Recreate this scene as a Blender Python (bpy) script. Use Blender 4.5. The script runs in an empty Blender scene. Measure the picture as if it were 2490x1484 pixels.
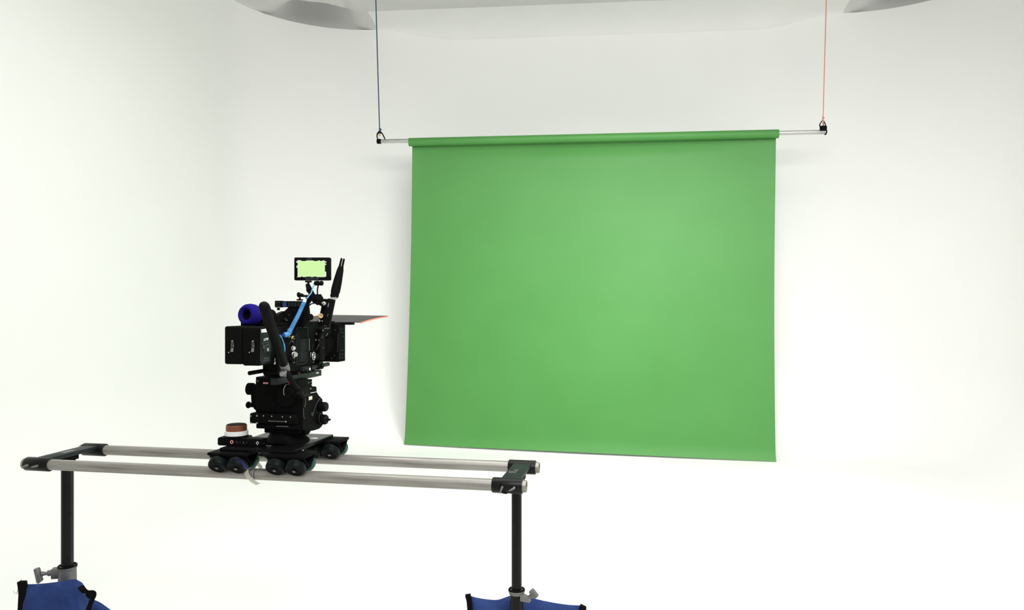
import bpy, bmesh, math, random
from mathutils import Vector, Matrix, Quaternion
random.seed(4)
PI = math.pi
S = bpy.context.scene
C = S.collection
V = Vector

# ------------------------------------------------------------------ camera
FOC = 1800.0                       # focal length in pixels of a 2490 px wide frame
EYE = 1.45
cam_d = bpy.data.cameras.new('camera')
cam_d.sensor_fit = 'HORIZONTAL'; cam_d.sensor_width = 36.0
cam_d.lens = FOC / 2490 * 36.0
cam_d.clip_start = 0.05
cam = bpy.data.objects.new('camera', cam_d); C.objects.link(cam)
cam.location = (0, 0, EYE); cam.rotation_euler = (PI/2, 0, 0)
S.camera = cam

# ------------------------------------------------------------------ world, lamps, exposure
S.view_settings.view_transform = 'Standard'
S.view_settings.look = 'None'
S.view_settings.gamma = 1.0
S.view_settings.use_curve_mapping = False
S.view_settings.exposure = 0.0
w = bpy.data.worlds.new('studio_ambient'); S.world = w; w.use_nodes = True
w.node_tree.nodes['Background'].inputs[0].default_value = (0.985, 1.0, 0.965, 1)
w.node_tree.nodes['Background'].inputs[1].default_value = 0.62

def area(name, loc, target, sx, sy, power, col=(1, 1, 1), spread=180):
    l = bpy.data.lights.new(name, 'AREA'); l.shape = 'RECTANGLE'
    l.size = sx; l.size_y = sy; l.energy = power; l.color = col; l.spread = math.radians(spread)
    o = bpy.data.objects.new(name, l); C.objects.link(o)
    o.location = loc
    o.rotation_euler = (V(target) - V(loc)).to_track_quat('-Z', 'Y').to_euler()
    return o
area('overhead_softbox', (0.6, 3.6, 4.40), (0.6, 4.3, 0.0), 6.2, 2.6, 141, (1.0, 1.0, 0.985), 150)
area('key_softbox', (1.2, 0.2, 3.6), (0.8, 7.5, 0.9), 4.0, 1.4, 104, (1.0, 1.0, 0.985), 110)
area('added_backdrop_pool', (1.0, 3.3, 4.42), (0.85, 7.1, 0.95), 0.7, 0.35, 18, (1.0, 1.0, 0.98), 62)  # added lamp without a known source, makes the bright pool on the paper

# ------------------------------------------------------------------ materials
def mat(name, col, rough=0.5, metal=0.0, spec=0.3, noise=None, bump=None, emit=None, alpha=None, trans=0.0):
    m = bpy.data.materials.new(name); m.use_nodes = True
    nt = m.node_tree; b = nt.nodes['Principled BSDF']
    b.inputs['Base Color'].default_value = (*col, 1)
    b.inputs['Roughness'].default_value = rough
    b.inputs['Metallic'].default_value = metal
    b.inputs['Specular IOR Level'].default_value = spec
    if trans: b.inputs['Transmission Weight'].default_value = trans
    if alpha is not None: b.inputs['Alpha'].default_value = alpha
    tc = nt.nodes.new('ShaderNodeTexCoord')
    if noise:                                     # (scale, second colour, low, high, stretch)
        sc, c2, lo, hi, st = noise
        mp = nt.nodes.new('ShaderNodeMapping'); mp.inputs['Scale'].default_value = st
        n = nt.nodes.new('ShaderNodeTexNoise'); n.inputs['Scale'].default_value = sc
        n.inputs['Detail'].default_value = 6
        r = nt.nodes.new('ShaderNodeValToRGB')
        r.color_ramp.elements[0].position = lo; r.color_ramp.elements[0].color = (*col, 1)
        r.color_ramp.elements[1].position = hi; r.color_ramp.elements[1].color = (*c2, 1)
        nt.links.new(tc.outputs['Object'], mp.inputs[0]); nt.links.new(mp.outputs[0], n.inputs['Vector'])
        nt.links.new(n.outputs['Fac'], r.inputs[0]); nt.links.new(r.outputs[0], b.inputs['Base Color'])
    if bump:                                      # (scale, strength, distance)
        n = nt.nodes.new('ShaderNodeTexNoise'); n.inputs['Scale'].default_value = bump[0]
        n.inputs['Detail'].default_value = 4
        bp = nt.nodes.new('ShaderNodeBump'); bp.inputs['Strength'].default_value = bump[1]
        bp.inputs['Distance'].default_value = bump[2]
        nt.links.new(tc.outputs['Object'], n.inputs['Vector'])
        nt.links.new(n.outputs['Fac'], bp.inputs['Height']); nt.links.new(bp.outputs[0], b.inputs['Normal'])
    if emit:
        b.inputs['Emission Color'].default_value = (*emit[0], 1)
        b.inputs['Emission Strength'].default_value = emit[1]
    return m

M = {}
M['cyc']    = mat('white_studio_paint', (0.868, 0.868, 0.848), 0.75, spec=0.1, noise=(1.3, (0.882, 0.882, 0.864), .35, .7, (1, 1, 1)))
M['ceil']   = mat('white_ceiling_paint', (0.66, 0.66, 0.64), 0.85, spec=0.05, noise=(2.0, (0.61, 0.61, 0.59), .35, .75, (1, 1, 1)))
M['cove']   = mat('shaded_cove_white', (0.83, 0.83, 0.81), 0.8, spec=0.05, noise=(2.0, (0.80, 0.80, 0.78), .35, .75, (1, 1, 1)))  # tone between wall and ceiling; the cove's shade is put into it
M['green']  = mat('green_paper', (0.060, 0.232, 0.046), 0.55, spec=0.4, noise=(1.6, (0.069, 0.250, 0.055), .3, .75, (1, 1, 1)), bump=(3.0, .25, .01))
M['black']  = mat('black_anodised', (0.005, 0.005, 0.005), 0.55, spec=0.025)
M['gloss']  = mat('black_gloss', (0.005, 0.005, 0.006), 0.28, spec=0.07)
M['rubber'] = mat('black_rubber', (0.005, 0.005, 0.005), 0.5, spec=0.045, bump=(120, .1, .002))
M['slate']  = mat('dark_slate_metal', (0.016, 0.020, 0.021), 0.45, spec=0.15, noise=(22, (0.026, 0.031, 0.032), .4, .7, (1, 1, 1)))
M['slate2'] = mat('dark_green_grey_plastic', (0.011, 0.0155, 0.0155), 0.5, spec=0.15, noise=(18, (0.018, 0.024, 0.0235), .4, .7, (1, 1, 1)))
M['webbing']= mat('black_webbing', (0.006, 0.006, 0.006), 0.9, spec=0.03)
M['stand']  = mat('black_steel_tube', (0.006, 0.006, 0.006), 0.35, spec=0.18, noise=(30, (0.035, 0.035, 0.035), .64, .72, (1, 1, .15)))
M['alu']    = mat('worn_aluminium_tube', (0.37, 0.355, 0.33), 0.42, 0.6, noise=(85, (0.21, 0.19, 0.165), .40, .80, (.05, 1, 1)), bump=(60, .06, .002))
M['alu2']   = mat('bright_aluminium', (0.52, 0.52, 0.51), 0.35, 0.7, noise=(14, (0.26, 0.26, 0.25), .5, .8, (.2, 1, 1)))
M['grey']   = mat('cast_grey_metal', (0.21, 0.21, 0.205), 0.5, 0.45, noise=(25, (0.13, 0.13, 0.13), .4, .75, (1, 1, 1)))
M['steel']  = mat('bare_steel', (0.62, 0.62, 0.60), 0.3, 0.9)
M['dull']   = mat('dull_grey', (0.17, 0.165, 0.155), 0.6, spec=0.2)
M['mark']   = mat('grey_print', (0.20, 0.19, 0.18), 0.7, spec=0.1)
M['white']  = mat('white_plastic', (0.85, 0.85, 0.86), 0.5, spec=0.2)
M['cream']  = mat('cream_label', (0.72, 0.68, 0.55), 0.6, spec=0.2)
M['copper'] = mat('copper_anodised', (0.24, 0.085, 0.042), 0.42, 0.45, spec=0.3, noise=(30, (0.17, 0.055, 0.028), .4, .7, (1, 1, .05)))
M['red']    = mat('red_print', (0.42, 0.05, 0.05), 0.5, spec=0.2)
M['pink']   = mat('pale_red_label', (0.85, 0.38, 0.37), 0.6, spec=0.2)
M['blue']   = mat('royal_blue_foam', (0.012, 0.008, 0.155), 0.9, spec=0.05, bump=(90, .2, .003))
M['ltblue'] = mat('light_blue_cable', (0.085, 0.30, 0.60), 0.45, spec=0.3)
M['bag']    = mat('blue_nylon', (0.018, 0.038, 0.142), 0.75, spec=0.12, noise=(11, (0.030, 0.056, 0.19), .35, .7, (1, 1, 1)), bump=(13, .6, .03))
M['brope']  = mat('slate_blue_cord', (0.036, 0.062, 0.145), 0.8, spec=0.1)
M['orope']  = mat('coral_orange_cord', (0.70, 0.27, 0.20), 0.8, spec=0.1)
M['screen'] = mat('lit_screen', (0.02, 0.02, 0.02), 0.4, spec=0.05, emit=((0.66, 0.96, 0.40), 0.97))
M['screenw']= mat('screen_white_marks', (0.02, 0.02, 0.02), 0.4, spec=0.05, emit=((1, 1, 1), 0.95))
M['wheel']  = mat('dark_green_urethane', (0.005, 0.008, 0.0078), 0.4, spec=0.08)
M['wheelg'] = mat('backlit_green_urethane', (0.012, 0.075, 0.052), 0.4, spec=0.2)  # same urethane as the outer wheels, backlit glow put into the colour
M['flag']   = mat('dark_grey_flag', (0.050, 0.050, 0.048), 0.6, spec=0.15, noise=(9, (0.095, 0.095, 0.09), .42, .8, (1, .2, 1)))
M['orange'] = mat('coral_edge_tape', (0.80, 0.24, 0.17), 0.6, spec=0.2)
M['tape']   = mat('clear_tape', (0.56, 0.54, 0.46), 0.4, spec=0.35, alpha=0.72)
M['bluefilm'] = mat('dark_blue_film', (0.012, 0.010, 0.085), 0.35, spec=0.25)
M['brass']  = mat('brass', (0.70, 0.52, 0.25), 0.35, 0.8)
M['yellow'] = mat('pale_yellow_cap', (0.72, 0.58, 0.25), 0.6, spec=0.2)
M['glass']  = mat('dark_glass', (0.01, 0.01, 0.012), 0.1, spec=0.4)

# ------------------------------------------------------------------ mesh helpers
def frame(axis):
    a = V(axis).normalized()
    t = V((0, 0, 1)) if abs(a.z) < 0.9 else V((1, 0, 0))
    x = t.cross(a).normalized(); y = a.cross(x)
    return x, y, a

class MB:
    """collects shapes; build() links them as ONE mesh object"""
    def __init__(s): s.bm = bmesh.new(); s.mi = 0; s.mats = []
    def use(s, m):
        if m not in s.mats: s.mats.append(m)
        s.mi = s.mats.index(m); return s
    def _add(s, verts, faces):
        vs = [s.bm.verts.new(v) for v in verts]
        for f in faces:
            try:
                nf = s.bm.faces.new([vs[i] for i in f]); nf.material_index = s.mi
            except ValueError: pass
        return s
    def box(s, c, d, bev=0.0, rot=None, seg=2):
        t = bmesh.new(); bmesh.ops.create_cube(t, size=1.0)
        for v in t.verts: v.co = V((v.co.x*d[0], v.co.y*d[1], v.co.z*d[2]))
        if bev > 0:
            bmesh.ops.bevel(t, geom=list(t.edges), offset=min(bev, min(d)*0.45), segments=seg, affect='EDGES', profile=0.5)
        R = rot.to_matrix() if isinstance(rot, Quaternion) else rot
        idx = {v: i for i, v in enumerate(t.verts)}
        vs = [(R @ v.co if R else v.co) + V(c) for v in t.verts]
        fs = [[idx[v] for v in f.verts] for f in t.faces]
        t.free(); return s._add(vs, fs)
    def bx(s, x0, x1, y0, y1, z0, z1, bev=0.0):
        return s.box(((x0+x1)/2, (y0+y1)/2, (z0+z1)/2), (abs(x1-x0), abs(y1-y0), abs(z1-z0)), bev)
    def lathe(s, prof, o, axis, n=32, cap0=True, cap1=True):
        x, y, a = frame(axis); o = V(o); vs = []; fs = []
        for r, t in prof:
            for k in range(n):
                g = 2*PI*k/n
                vs.append(o + a*t + x*(r*math.cos(g)) + y*(r*math.sin(g)))
        for i in range(len(prof)-1):
            for k in range(n):
                k2 = (k+1) % n
                fs.append([i*n+k, i*n+k2, (i+1)*n+k2, (i+1)*n+k])
        if cap0: fs.append(list(range(n))[::-1])
        if cap1: fs.append([(len(prof)-1)*n+k for k in range(n)])
        return s._add(vs, fs)
    def cyl(s, p0, p1, r0, r1=None, n=28, ch=0.0):
        p0, p1 = V(p0), V(p1); L = (p1-p0).length; r1 = r0 if r1 is None else r1
        if ch > 0: pr = [(r0-ch, 0), (r0, ch), (r1, L-ch), (r1-ch, L)]
        else: pr = [(r0, 0), (r1, L)]
        return s.lathe(pr, p0, p1-p0, n)
    def ring(s, p0, p1, ro, ri, n=32):
        p0, p1 = V(p0), V(p1); L = (p1-p0).length
        return s.lathe([(ri, 0), (ro, 0), (ro, L), (ri, L), (ri, 0)], p0, p1-p0, n, False, False)
    def tube(s, pts, r, n=10, closed=False, flat=None):
        pts = [V(p) for p in pts]; N = len(pts); vs = []; fs = []
        tang = []
        for i in range(N):
            a = pts[(i-1) % N] if closed or i > 0 else pts[i]
            b = pts[(i+1) % N] if closed or i < N-1 else pts[i]
            tang.append((b-a).normalized())
        x, y, _ = frame(tang[0])
        for i in range(N):
            t = tang[i]; x = (x - t*x.dot(t)).normalized(); y = t.cross(x)
            rr = r[i] if isinstance(r, (list, tuple)) else r
            for k in range(n):
                g = 2*PI*k/n
                fx, fy = (flat if flat else (1, 1))
                vs.append(pts[i] + x*(rr*fx*math.cos(g)) + y*(rr*fy*math.sin(g)))
        m = N if closed else N-1
        for i in range(m):
            j = (i+1) % N
            for k in range(n):
                k2 = (k+1) % n
                fs.append([i*n+k, i*n+k2, j*n+k2, j*n+k])
        if not closed:
            fs.append(list(range(n))[::-1]); fs.append([(N-1)*n+k for k in range(n)])
        return s._add(vs, fs)
    def prism(s, poly, d):
        """closed 3-D polygon extruded by the vector d"""
        n = len(poly); d = V(d); vs = [V(p) for p in poly] + [V(p)+d for p in poly]
        fs = [list(range(n))[::-1], list(range(n, 2*n))]
        for k in range(n): fs.append([k, (k+1) % n, n+(k+1) % n, n+k])
        return s._add(vs, fs)
    def strip(s, pts, width, thick):
        """flat band along pts; width is a vector across, thick a vector of thickness"""
        pts = [V(p) for p in pts]; wv = V(width)*.5; tv = V(thick)*.5; vs = []; fs = []
        for p in pts: vs += [p-wv-tv, p+wv-tv, p+wv+tv, p-wv+tv]
        for i in range(len(pts)-1):
            for k in range(4): fs.append([i*4+k, i*4+(k+1) % 4, (i+1)*4+(k+1) % 4, (i+1)*4+k])
        fs += [[3, 2, 1, 0], [(len(pts)-1)*4+k for k in range(4)]]
        return s._add(vs, fs)
    def ball(s, c, r, n=20, sc=(1, 1, 1)):
        vs = []; fs = []; c = V(c); m = n//2
        for i in range(1, m):
            th = PI*i/m
            for k in range(n):
                g = 2*PI*k/n
                vs.append(c + V((r*sc[0]*math.sin(th)*math.cos(g), r*sc[1]*math.sin(th)*math.sin(g), r*sc[2]*math.cos(th))))
        for i in range(m-2):
            for k in range(n): fs.append([i*n+k, i*n+(k+1) % n, (i+1)*n+(k+1) % n, (i+1)*n+k])
        vs += [c+V((0, 0, r*sc[2])), c-V((0, 0, r*sc[2]))]
        for k in range(n):
            fs.append([len(vs)-2, (k+1) % n, k]); fs.append([len(vs)-1, (m-2)*n+k, (m-2)*n+(k+1) % n])
        return s._add(vs, fs)
    def text(s, body, size, o, ex, ey, depth=0.0006):
        """lettering in the plane of ex (reading direction) and ey (up)"""
        cu = bpy.data.curves.new('letters', 'FONT'); cu.body = body; cu.size = size; cu.extrude = depth
        cu.align_x = 'CENTER'; cu.align_y = 'CENTER'; cu.resolution_u = 3
        ob = bpy.data.objects.new('letters', cu); C.objects.link(ob)
        me = ob.to_mesh()
        ex, ey = V(ex).normalized(), V(ey).normalized(); ez = ex.cross(ey)
        vs = [V(o) + ex*v.co.x + ey*v.co.y + ez*v.co.z for v in me.vertices]
        fs = [list(p.vertices) for p in me.polygons]
        s._add(vs, fs); ob.to_mesh_clear(); bpy.data.objects.remove(ob); bpy.data.curves.remove(cu)
        return s
    def build(s, name, m=None, parent=None, off=(0, 0, 0), smooth=35, fix=True):
        if fix: bmesh.ops.recalc_face_normals(s.bm, faces=list(s.bm.faces))
        off = V(off)
        for v in s.bm.verts: v.co -= off
        me = bpy.data.meshes.new(name); s.bm.to_mesh(me); s.bm.free()
        for mm in (s.mats if s.mats else [m]): me.materials.append(M[mm])
        if smooth:
            me.polygons.foreach_set('use_smooth', [True]*len(me.polygons))
            me.set_sharp_from_angle(angle=math.radians(smooth))
        o = bpy.data.objects.new(name, me); C.objects.link(o)
        if parent is not None: o.parent = parent
        return o

def tag(o, label, cat, group=None):
    o['label'] = label; o['category'] = cat
    if group: o['group'] = group
    return o

# a thing = an Empty at its base; parts are written in the frame's own coordinates
class Thing:
    def __init__(s, name, label, cat, base=(0, 0, 0), rig=True, group=None):
        s.e = bpy.data.objects.new(name, None); C.objects.link(s.e)
        s.e.empty_display_size = 0.05
        s.base = V(base)
        if rig: s.e.location = RIG @ s.base; s.e.rotation_euler = (0, 0, -RA)
        else: s.e.location = s.base
        tag(s.e, label, cat, group)
    def _split(s, name, mb, m, parent, label, smooth):
        bm = mb.bm; bm.verts.index_update(); seen = set(); groups = []
        for v in bm.verts:
            if v in seen: continue
            st = [v]; seen.add(v); g = []
            while st:
                a = st.pop(); g.append(a)
                for e in a.link_edges:
                    b_ = e.other_vert(a)
                    if b_ not in seen: seen.add(b_); st.append(b_)
            groups.append(g)
        for g in groups:
            nb = MB(); idx = {v: i for i, v in enumerate(g)}
            nb._add([v.co.copy() for v in g], [[idx[v] for v in f.verts] for f in {f for v in g for f in v.link_faces}])
            o = nb.build(name, m, parent, s.base, smooth)
            if label: o['label'] = label
        bm.free()
    def part(s, name, mb, m=None, label=None, smooth=35, split=False):
        if split: return s._split(name, mb, m, s.e, label, smooth)
        o = mb.build(name, m, s.e, s.base, smooth)
        if label: o['label'] = label
        return o
    def sub(s, name, mb, parent, m=None, label=None, smooth=35, split=False):
        if split: return s._split(name, mb, m, parent, label, smooth)
        o = mb.build(name, m, parent, s.base, smooth)
        if label: o['label'] = label
        return o

def structure(o): o['kind'] = 'structure'; return o

# the rig frame: x along the rails (to the right), y the way the lens points, z up from the rail axis
RA = math.radians(10.6); HR = 0.63
OR = V((-1.4535*HR, 4.608*HR, EYE-HR))
RIG = Matrix.Translation(OR) @ Matrix.Rotation(-RA, 4, 'Z')
RU = V((math.cos(RA), -math.sin(RA))); RF = V((math.sin(RA), math.cos(RA)))
def q(x, y, v):
    """point of the rig frame at depth v that is seen in direction (x, y)"""
    t = (x-1245)/FOC
    u = (t*(OR.y+v*RF.y)-OR.x-v*RF.x)/(RU.x-t*RU.y)
    Y = OR.y+u*RU.y+v*RF.y
    return V((u, v, EYE-(y-742)/FOC*Y-OR.z))
def qu(x, y, u):
    """the same for a plane of constant u"""
    t = (x-1245)/FOC
    v = (t*(OR.y+u*RU.y)-OR.x-u*RU.x)/(RF.x-t*RF.y)
    Y = OR.y+u*RU.y+v*RF.y
    return V((u, v, EYE-(y-742)/FOC*Y-OR.z))
def qw(x, y, Y):
    """world point at distance Y"""
    return V(((x-1245)/FOC*Y, Y, EYE-(y-742)/FOC*Y))
UX, VX, WX = V((1, 0, 0)), V((0, 1, 0)), V((0, 0, 1))
def spline(pts, n=8):
    pts = [V(p) for p in pts]; out = []
    for i in range(len(pts)-1):
        p0 = pts[max(i-1, 0)]; p1 = pts[i]; p2 = pts[i+1]; p3 = pts[min(i+2, len(pts)-1)]
        for k in range(n):
            t = k/n
            out.append(0.5*((2*p1)+(p2-p0)*t+(2*p0-5*p1+4*p2-p3)*t*t+(3*p1-p0-3*p2+p3)*t**3))
    out.append(pts[-1]); return out
def coil(path, R, r, pitch, n=7, seg=14):
    """helix wound round a path"""
    P = [V(p) for p in path]; L = [0]
    for a, b in zip(P, P[1:]): L.append(L[-1]+(b-a).length)
    T = L[-1]; N = int(T/pitch*seg); out = []; j = 0
    x, y, _ = frame(P[1]-P[0])
    for i in range(N+1):
        d = T*i/N
        while j < len(P)-2 and L[j+1] < d: j += 1
        f = (d-L[j])/max(L[j+1]-L[j], 1e-9); p = P[j].lerp(P[j+1], f)
        t = (P[j+1]-P[j]).normalized(); x = (x-t*x.dot(t)).normalized(); y = t.cross(x)
        g = 2*PI*d/pitch
        out.append(p + x*(R*math.cos(g)) + y*(R*math.sin(g)))
    return out

# ================================================================== THE STUDIO
TOP = 4.50; CEIL = 4.56; RC = 1.25; COVE = 0.9
A = V((-1.50, 8.20)); D = V((3.46, 7.73))
db = (D-A).normalized()
def arc(p, heading, turn, R, n):
    """points of an arc that starts at p with a heading and turns (radians, + left)"""
    sgn = 1 if turn > 0 else -1
    nrm = V((-heading.y, heading.x))*sgn; c = p+nrm*R; out = []
    for k in range(1, n+1):
        g = turn*k/n; v = p-c
        out.append(c+V((v.x*math.cos(g)-v.y*math.sin(g), v.x*math.sin(g)+v.y*math.cos(g))))
    h = V((heading.x*math.cos(turn)-heading.y*math.sin(turn), heading.x*math.sin(turn)+heading.y*math.cos(turn)))
    return out, h
la, lh = arc(A, -db, math.radians(82), RC, 36)
ra, rh = arc(D, db, -math.radians(80), RC, 36)
left_far = [la[-1]+lh*d for d in (0.5, 1, 2, 3.5, 5, 7, 9, 11)]
right_far = [ra[-1]+rh*d for d in (0.5, 1, 2, 3.5, 5, 7, 9, 11)]
back = [A.lerp(D, k/40) for k in range(41)]
PATH = left_far[::-1] + la[::-1] + back + ra + right_far
iA = len(left_far)+len(la); iD = iA+40
def inward(i):
    a = PATH[max(i-1, 0)]; b = PATH[min(i+1, len(PATH)-1)]; t = (b-a).normalized()
    return V((t.y, -t.x))
INW = [inward(i) for i in range(len(PATH))]
def wall_profile():
    pr = [(COVE-COVE*math.sin(g), COVE-COVE*math.cos(g)) for g in [PI/2*k/16 for k in range(17)]]
    pr += [(0, z) for z in (1.4, 2.2, 3.0, 3.6, 4.1, TOP)]
    return pr
def wall(name, i0, i1):
    pr = wall_profile(); vs = []; fs = []; n = len(pr)
    for i in range(i0, i1+1):
        for d, z in pr:
            p = PATH[i]+INW[i]*d; vs.append((p.x, p.y, z))
    # thickness: a skin 0.12 m outside, closed at the top
    for i in range(i0, i1+1):
        p = PATH[i]-INW[i]*0.05; vs.append((p.x, p.y, TOP)); vs.append((p.x, p.y, 0.0))
    m = i1-i0+1; B = m*n
    for i in range(m-1):
        for j in range(n-1): fs.append([i*n+j, (i+1)*n+j, (i+1)*n+j+1, i*n+j+1])
        fs.append([i*n+n-1, (i+1)*n+n-1, B+2*(i+1), B+2*i])
        fs.append([B+2*i, B+2*(i+1), B+2*(i+1)+1, B+2*i+1])
    b = MB(); b._add(vs, fs)
    return structure(b.build(name, 'cyc', smooth=40, fix=False))
kL = len(left_far)+18; kR = iD+18
wall('wall_left', 0, kL); wall('wall_back', kL, kR); wall('wall_right', kR, len(PATH)-1)
# floor: the flat ground inside the foot of the cove
b = MB(); foot = [PATH[i]+INW[i]*COVE for i in range(len(PATH))]
cen = V((0.6, 2.0)); vs = [(cen.x, cen.y, 0)]+[(p.x, p.y, 0) for p in foot]
fs = [[0, i+1, i] for i in range(1, len(foot))]; fs.append([0, 1, len(foot)])
b._add(vs, fs); fl = structure(b.build('floor', 'cyc', smooth=None))
# ceiling: hugs the back wall in a soft cove in the middle, lifts off the wall's top in the rounded corners
def sm(t): t = max(0, min(1, t)); return t*t*(3-2*t)
def fine(path_pts):
    """arc length of every path point measured from the ends of the straight back wall; negative inside it"""
    out = []; acc = [0]
    for a_, b_ in zip(path_pts, path_pts[1:]): acc.append(acc[-1]+(b_-a_).length)
    for k in range(len(path_pts)): out.append(max(acc[iA]-acc[k], acc[k]-acc[iD]))
    return out
ARC = fine(PATH)
def gap(s_): return sm(s_/0.70)*(1-sm((s_-0.60)/0.75))
def ceil_profile(s_):
    """(distance inward from the wall, height) from the wall's top edge to the flat ceiling"""
    out = []
    k0 = sm((s_+0.9)/0.9)          # the cove closes on the wall towards its ends
    zc = 4.36+(TOP+0.004-4.36)*k0               # where the sheet meets the wall
    g = gap(s_)                                 # in the corner it lifts and runs back over the top
    d0 = 0.0006-0.55*g
    rd_ = 0.40+0.12*g
    for k in range(17):
        th = PI/2*k/16
        d = d0+(rd_-d0)*(1-math.cos(th)); zq = zc+(CEIL-zc)*math.sin(th)
        f = 1-math.cos(th); zl = TOP-0.02+(CEIL-TOP+0.02)*sm(f)+0.68*math.sin(PI*f)**0.8*g
        out.append((d, zq*(1-g)+zl*g))
    return out
vs = []; fs = []; n = 19; COVEF = []
for i in range(len(PATH)):
    pr = ceil_profile(ARC[i])
    p = PATH[i]+INW[i]*pr[0][0]; vs.append((p.x, p.y, (pr[0][1]-0.004)*(1-gap(ARC[i]))+(TOP-0.06)*gap(ARC[i])))
    for d, z in pr:
        p = PATH[i]+INW[i]*d; vs.append((p.x, p.y, z))
    p = PATH[i]+INW[i]*1.2; vs.append((p.x, p.y, CEIL))
for i in range(len(PATH)-1):
    for j in range(n-1): fs.append([i*n+j, i*n+j+1, (i+1)*n+j+1, (i+1)*n+j]); COVEF.append(iA <= i < iD and j < 16)
b0 = len(vs); vs.append((0.6, 2.0, CEIL))
for i in range(len(PATH)-1): fs.append([i*n+n-1, b0, (i+1)*n+n-1])
fs.append([(len(PATH)-1)*n+n-1, b0, n-1])
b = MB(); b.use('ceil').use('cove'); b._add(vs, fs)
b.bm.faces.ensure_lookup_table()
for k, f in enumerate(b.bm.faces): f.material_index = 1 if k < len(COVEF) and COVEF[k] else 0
structure(b.build('ceiling', None, smooth=40, fix=False))

# ================================================================== BACKDROP
BL = V((-1.343, 7.390, EYE+1.634)); BR = V((2.934, 6.921, EYE+1.6185))
bd = (BR-BL).normalized(); bn = V((bd.y, -bd.x, 0)).normalized()      # bn points to the camera
t = Thing('crossbar_pipe', 'scuffed aluminium pipe running through the green paper roll', 'pipe', BL, rig=False)
b = MB(); b.ring(BL, BR, 0.0200, 0.0165, 28); t.part('pipe', b, 'alu2')
RLc = V((-1.022, 7.355, EYE+1.6180)); RRc = V((2.508, 6.968, EYE+1.612))
t = Thing('paper_backdrop', 'wide green paper backdrop unrolled from the hanging pipe down to the floor', 'backdrop', RLc, rig=False)
b = MB(); b.ring(RLc, RRc, 0.041, 0.0395, 40); t.part('paper_roll', b, 'green')
b = MB(); nu, nv = 60, 60; vs = []; fs = []
rd = (RRc-RLc).normalized()
tl = RLc+rd*0.022; tr = RRc-rd*0.012
bl = V((-1.090, 7.515, 0.041)); br = V((2.439, 6.850, 0.006))
for j in range(nv+1):
    f = j/nv
    for i in range(nu+1):
        s = i/nu
        top = tl.lerp(tr, s); bot = bl.lerp(br, s)
        if j <= 10:                                  # wraps the back of the roll
            g = PI*(0.50-j/10*0.75)
            p = top - bn*(0.0412*math.cos(g)) + WX*(0.0412*math.sin(g)) if False else top - bn*0.0412*math.cos(PI*0.5*(1-j/10)) + WX*0.0412*math.sin(PI*0.5*(1-j/10))
        else:
            h = (j-10)/(nv-10)
            p = (top-bn*0.0412).lerp(bot, h)
            belly = math.sin(PI*h)
            edge = (0.020*(1-s) - 0.016*s) * belly     # side edges bow in a little
            p = p + rd*edge*(1 if s < .5 else 1)
            p = p + bn*(0.030*belly*math.sin(2.2*s+0.4)+0.006*math.sin(9*s+3*h)*belly)
            p = p - bn*0.085*sm(h/0.05)*(1-h)**2*math.sin(PI*min(max(s, 0), 1))**0.6
            if h > 0.965:                             # the cut end curls
                k = (h-0.965)/0.035; p = p + bn*(0.03*k*k)
            p.z += 0.0
        vs.append(p)
for j in range(nv):
    for i in range(nu): fs.append([j*(nu+1)+i, j*(nu+1)+i+1, (j+1)*(nu+1)+i+1, (j+1)*(nu+1)+i])
b._add(vs, fs); o = t.part('paper_sheet', b, 'green', smooth=60)
md = o.modifiers.new('paper_thickness', 'SOLIDIFY'); md.thickness = 0.0012; md.offset = 0
md = o.modifiers.new('crisp_edges', 'EDGE_SPLIT'); md.split_angle = math.radians(60)

def rope(name, label, m, pts, r, knot, cat='rope'):
    t = Thing(name, label, cat, pts[-1], rig=False)
    b = MB(); b.tube(pts, r, 10); t.part('cord', b, m)
    b = MB(); b.tube(knot, r*1.15, 10); t.part('knot', b, m)
    return t
def loop(c, ax, ay, rx, ry, n=28, a0=0, a1=2*PI):
    return [V(c)+V(ax)*rx*math.cos(a0+(a1-a0)*k/n)+V(ay)*ry*math.sin(a0+(a1-a0)*k/n) for k in range(n+1)]
kL_ = qw(923, 318, 7.39); kt = qw(913.5, -13, 7.385); kt.z = CEIL-0.012
rope('hanging_rope', 'thin blue cord from the ceiling holding the left end of the pipe', 'brope',
     [kt, kt.lerp(kL_, .5), kL_], 0.0052,
     spline([qw(923, 312, 7.39), qw(926.5, 316, 7.37), qw(921, 320, 7.38), qw(925, 324, 7.40), qw(921.5, 327, 7.385), qw(923, 330, 7.385)], 6))
kR_ = qw(2001.5, 288, 6.925); kt2 = qw(2011, -40, 6.92); kt2.z = CEIL-0.012
kt2 = V((kt2.x, kt2.y, CEIL-0.012))
rope('hanging_rope', 'thin coral orange cord from the ceiling holding the right end of the pipe', 'orope',
     [kt2, kt2.lerp(kR_, .5), kR_], 0.0046,
     spline([qw(2000, 285, 6.92), qw(2004, 287, 6.90), qw(2000, 291, 6.91), qw(2004, 295, 6.93), qw(2000.5, 300, 6.915), qw(2003, 305, 6.915), qw(2002, 296, 6.93)], 6))
t = Thing('ceiling_hook', 'small black hook on the ceiling where the blue cord is tied', 'hook', kt+WX*0.02, rig=False)
b = MB(); b.cyl(kt+WX*0.012, kt+WX*0.002, 0.018, ch=0.003)
b.tube(loop(kt-WX*0.018, (1, 0, 0), (0, 0, 1), 0.012, 0.02), 0.004, 8, False); t.part('hook', b, 'black')
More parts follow.
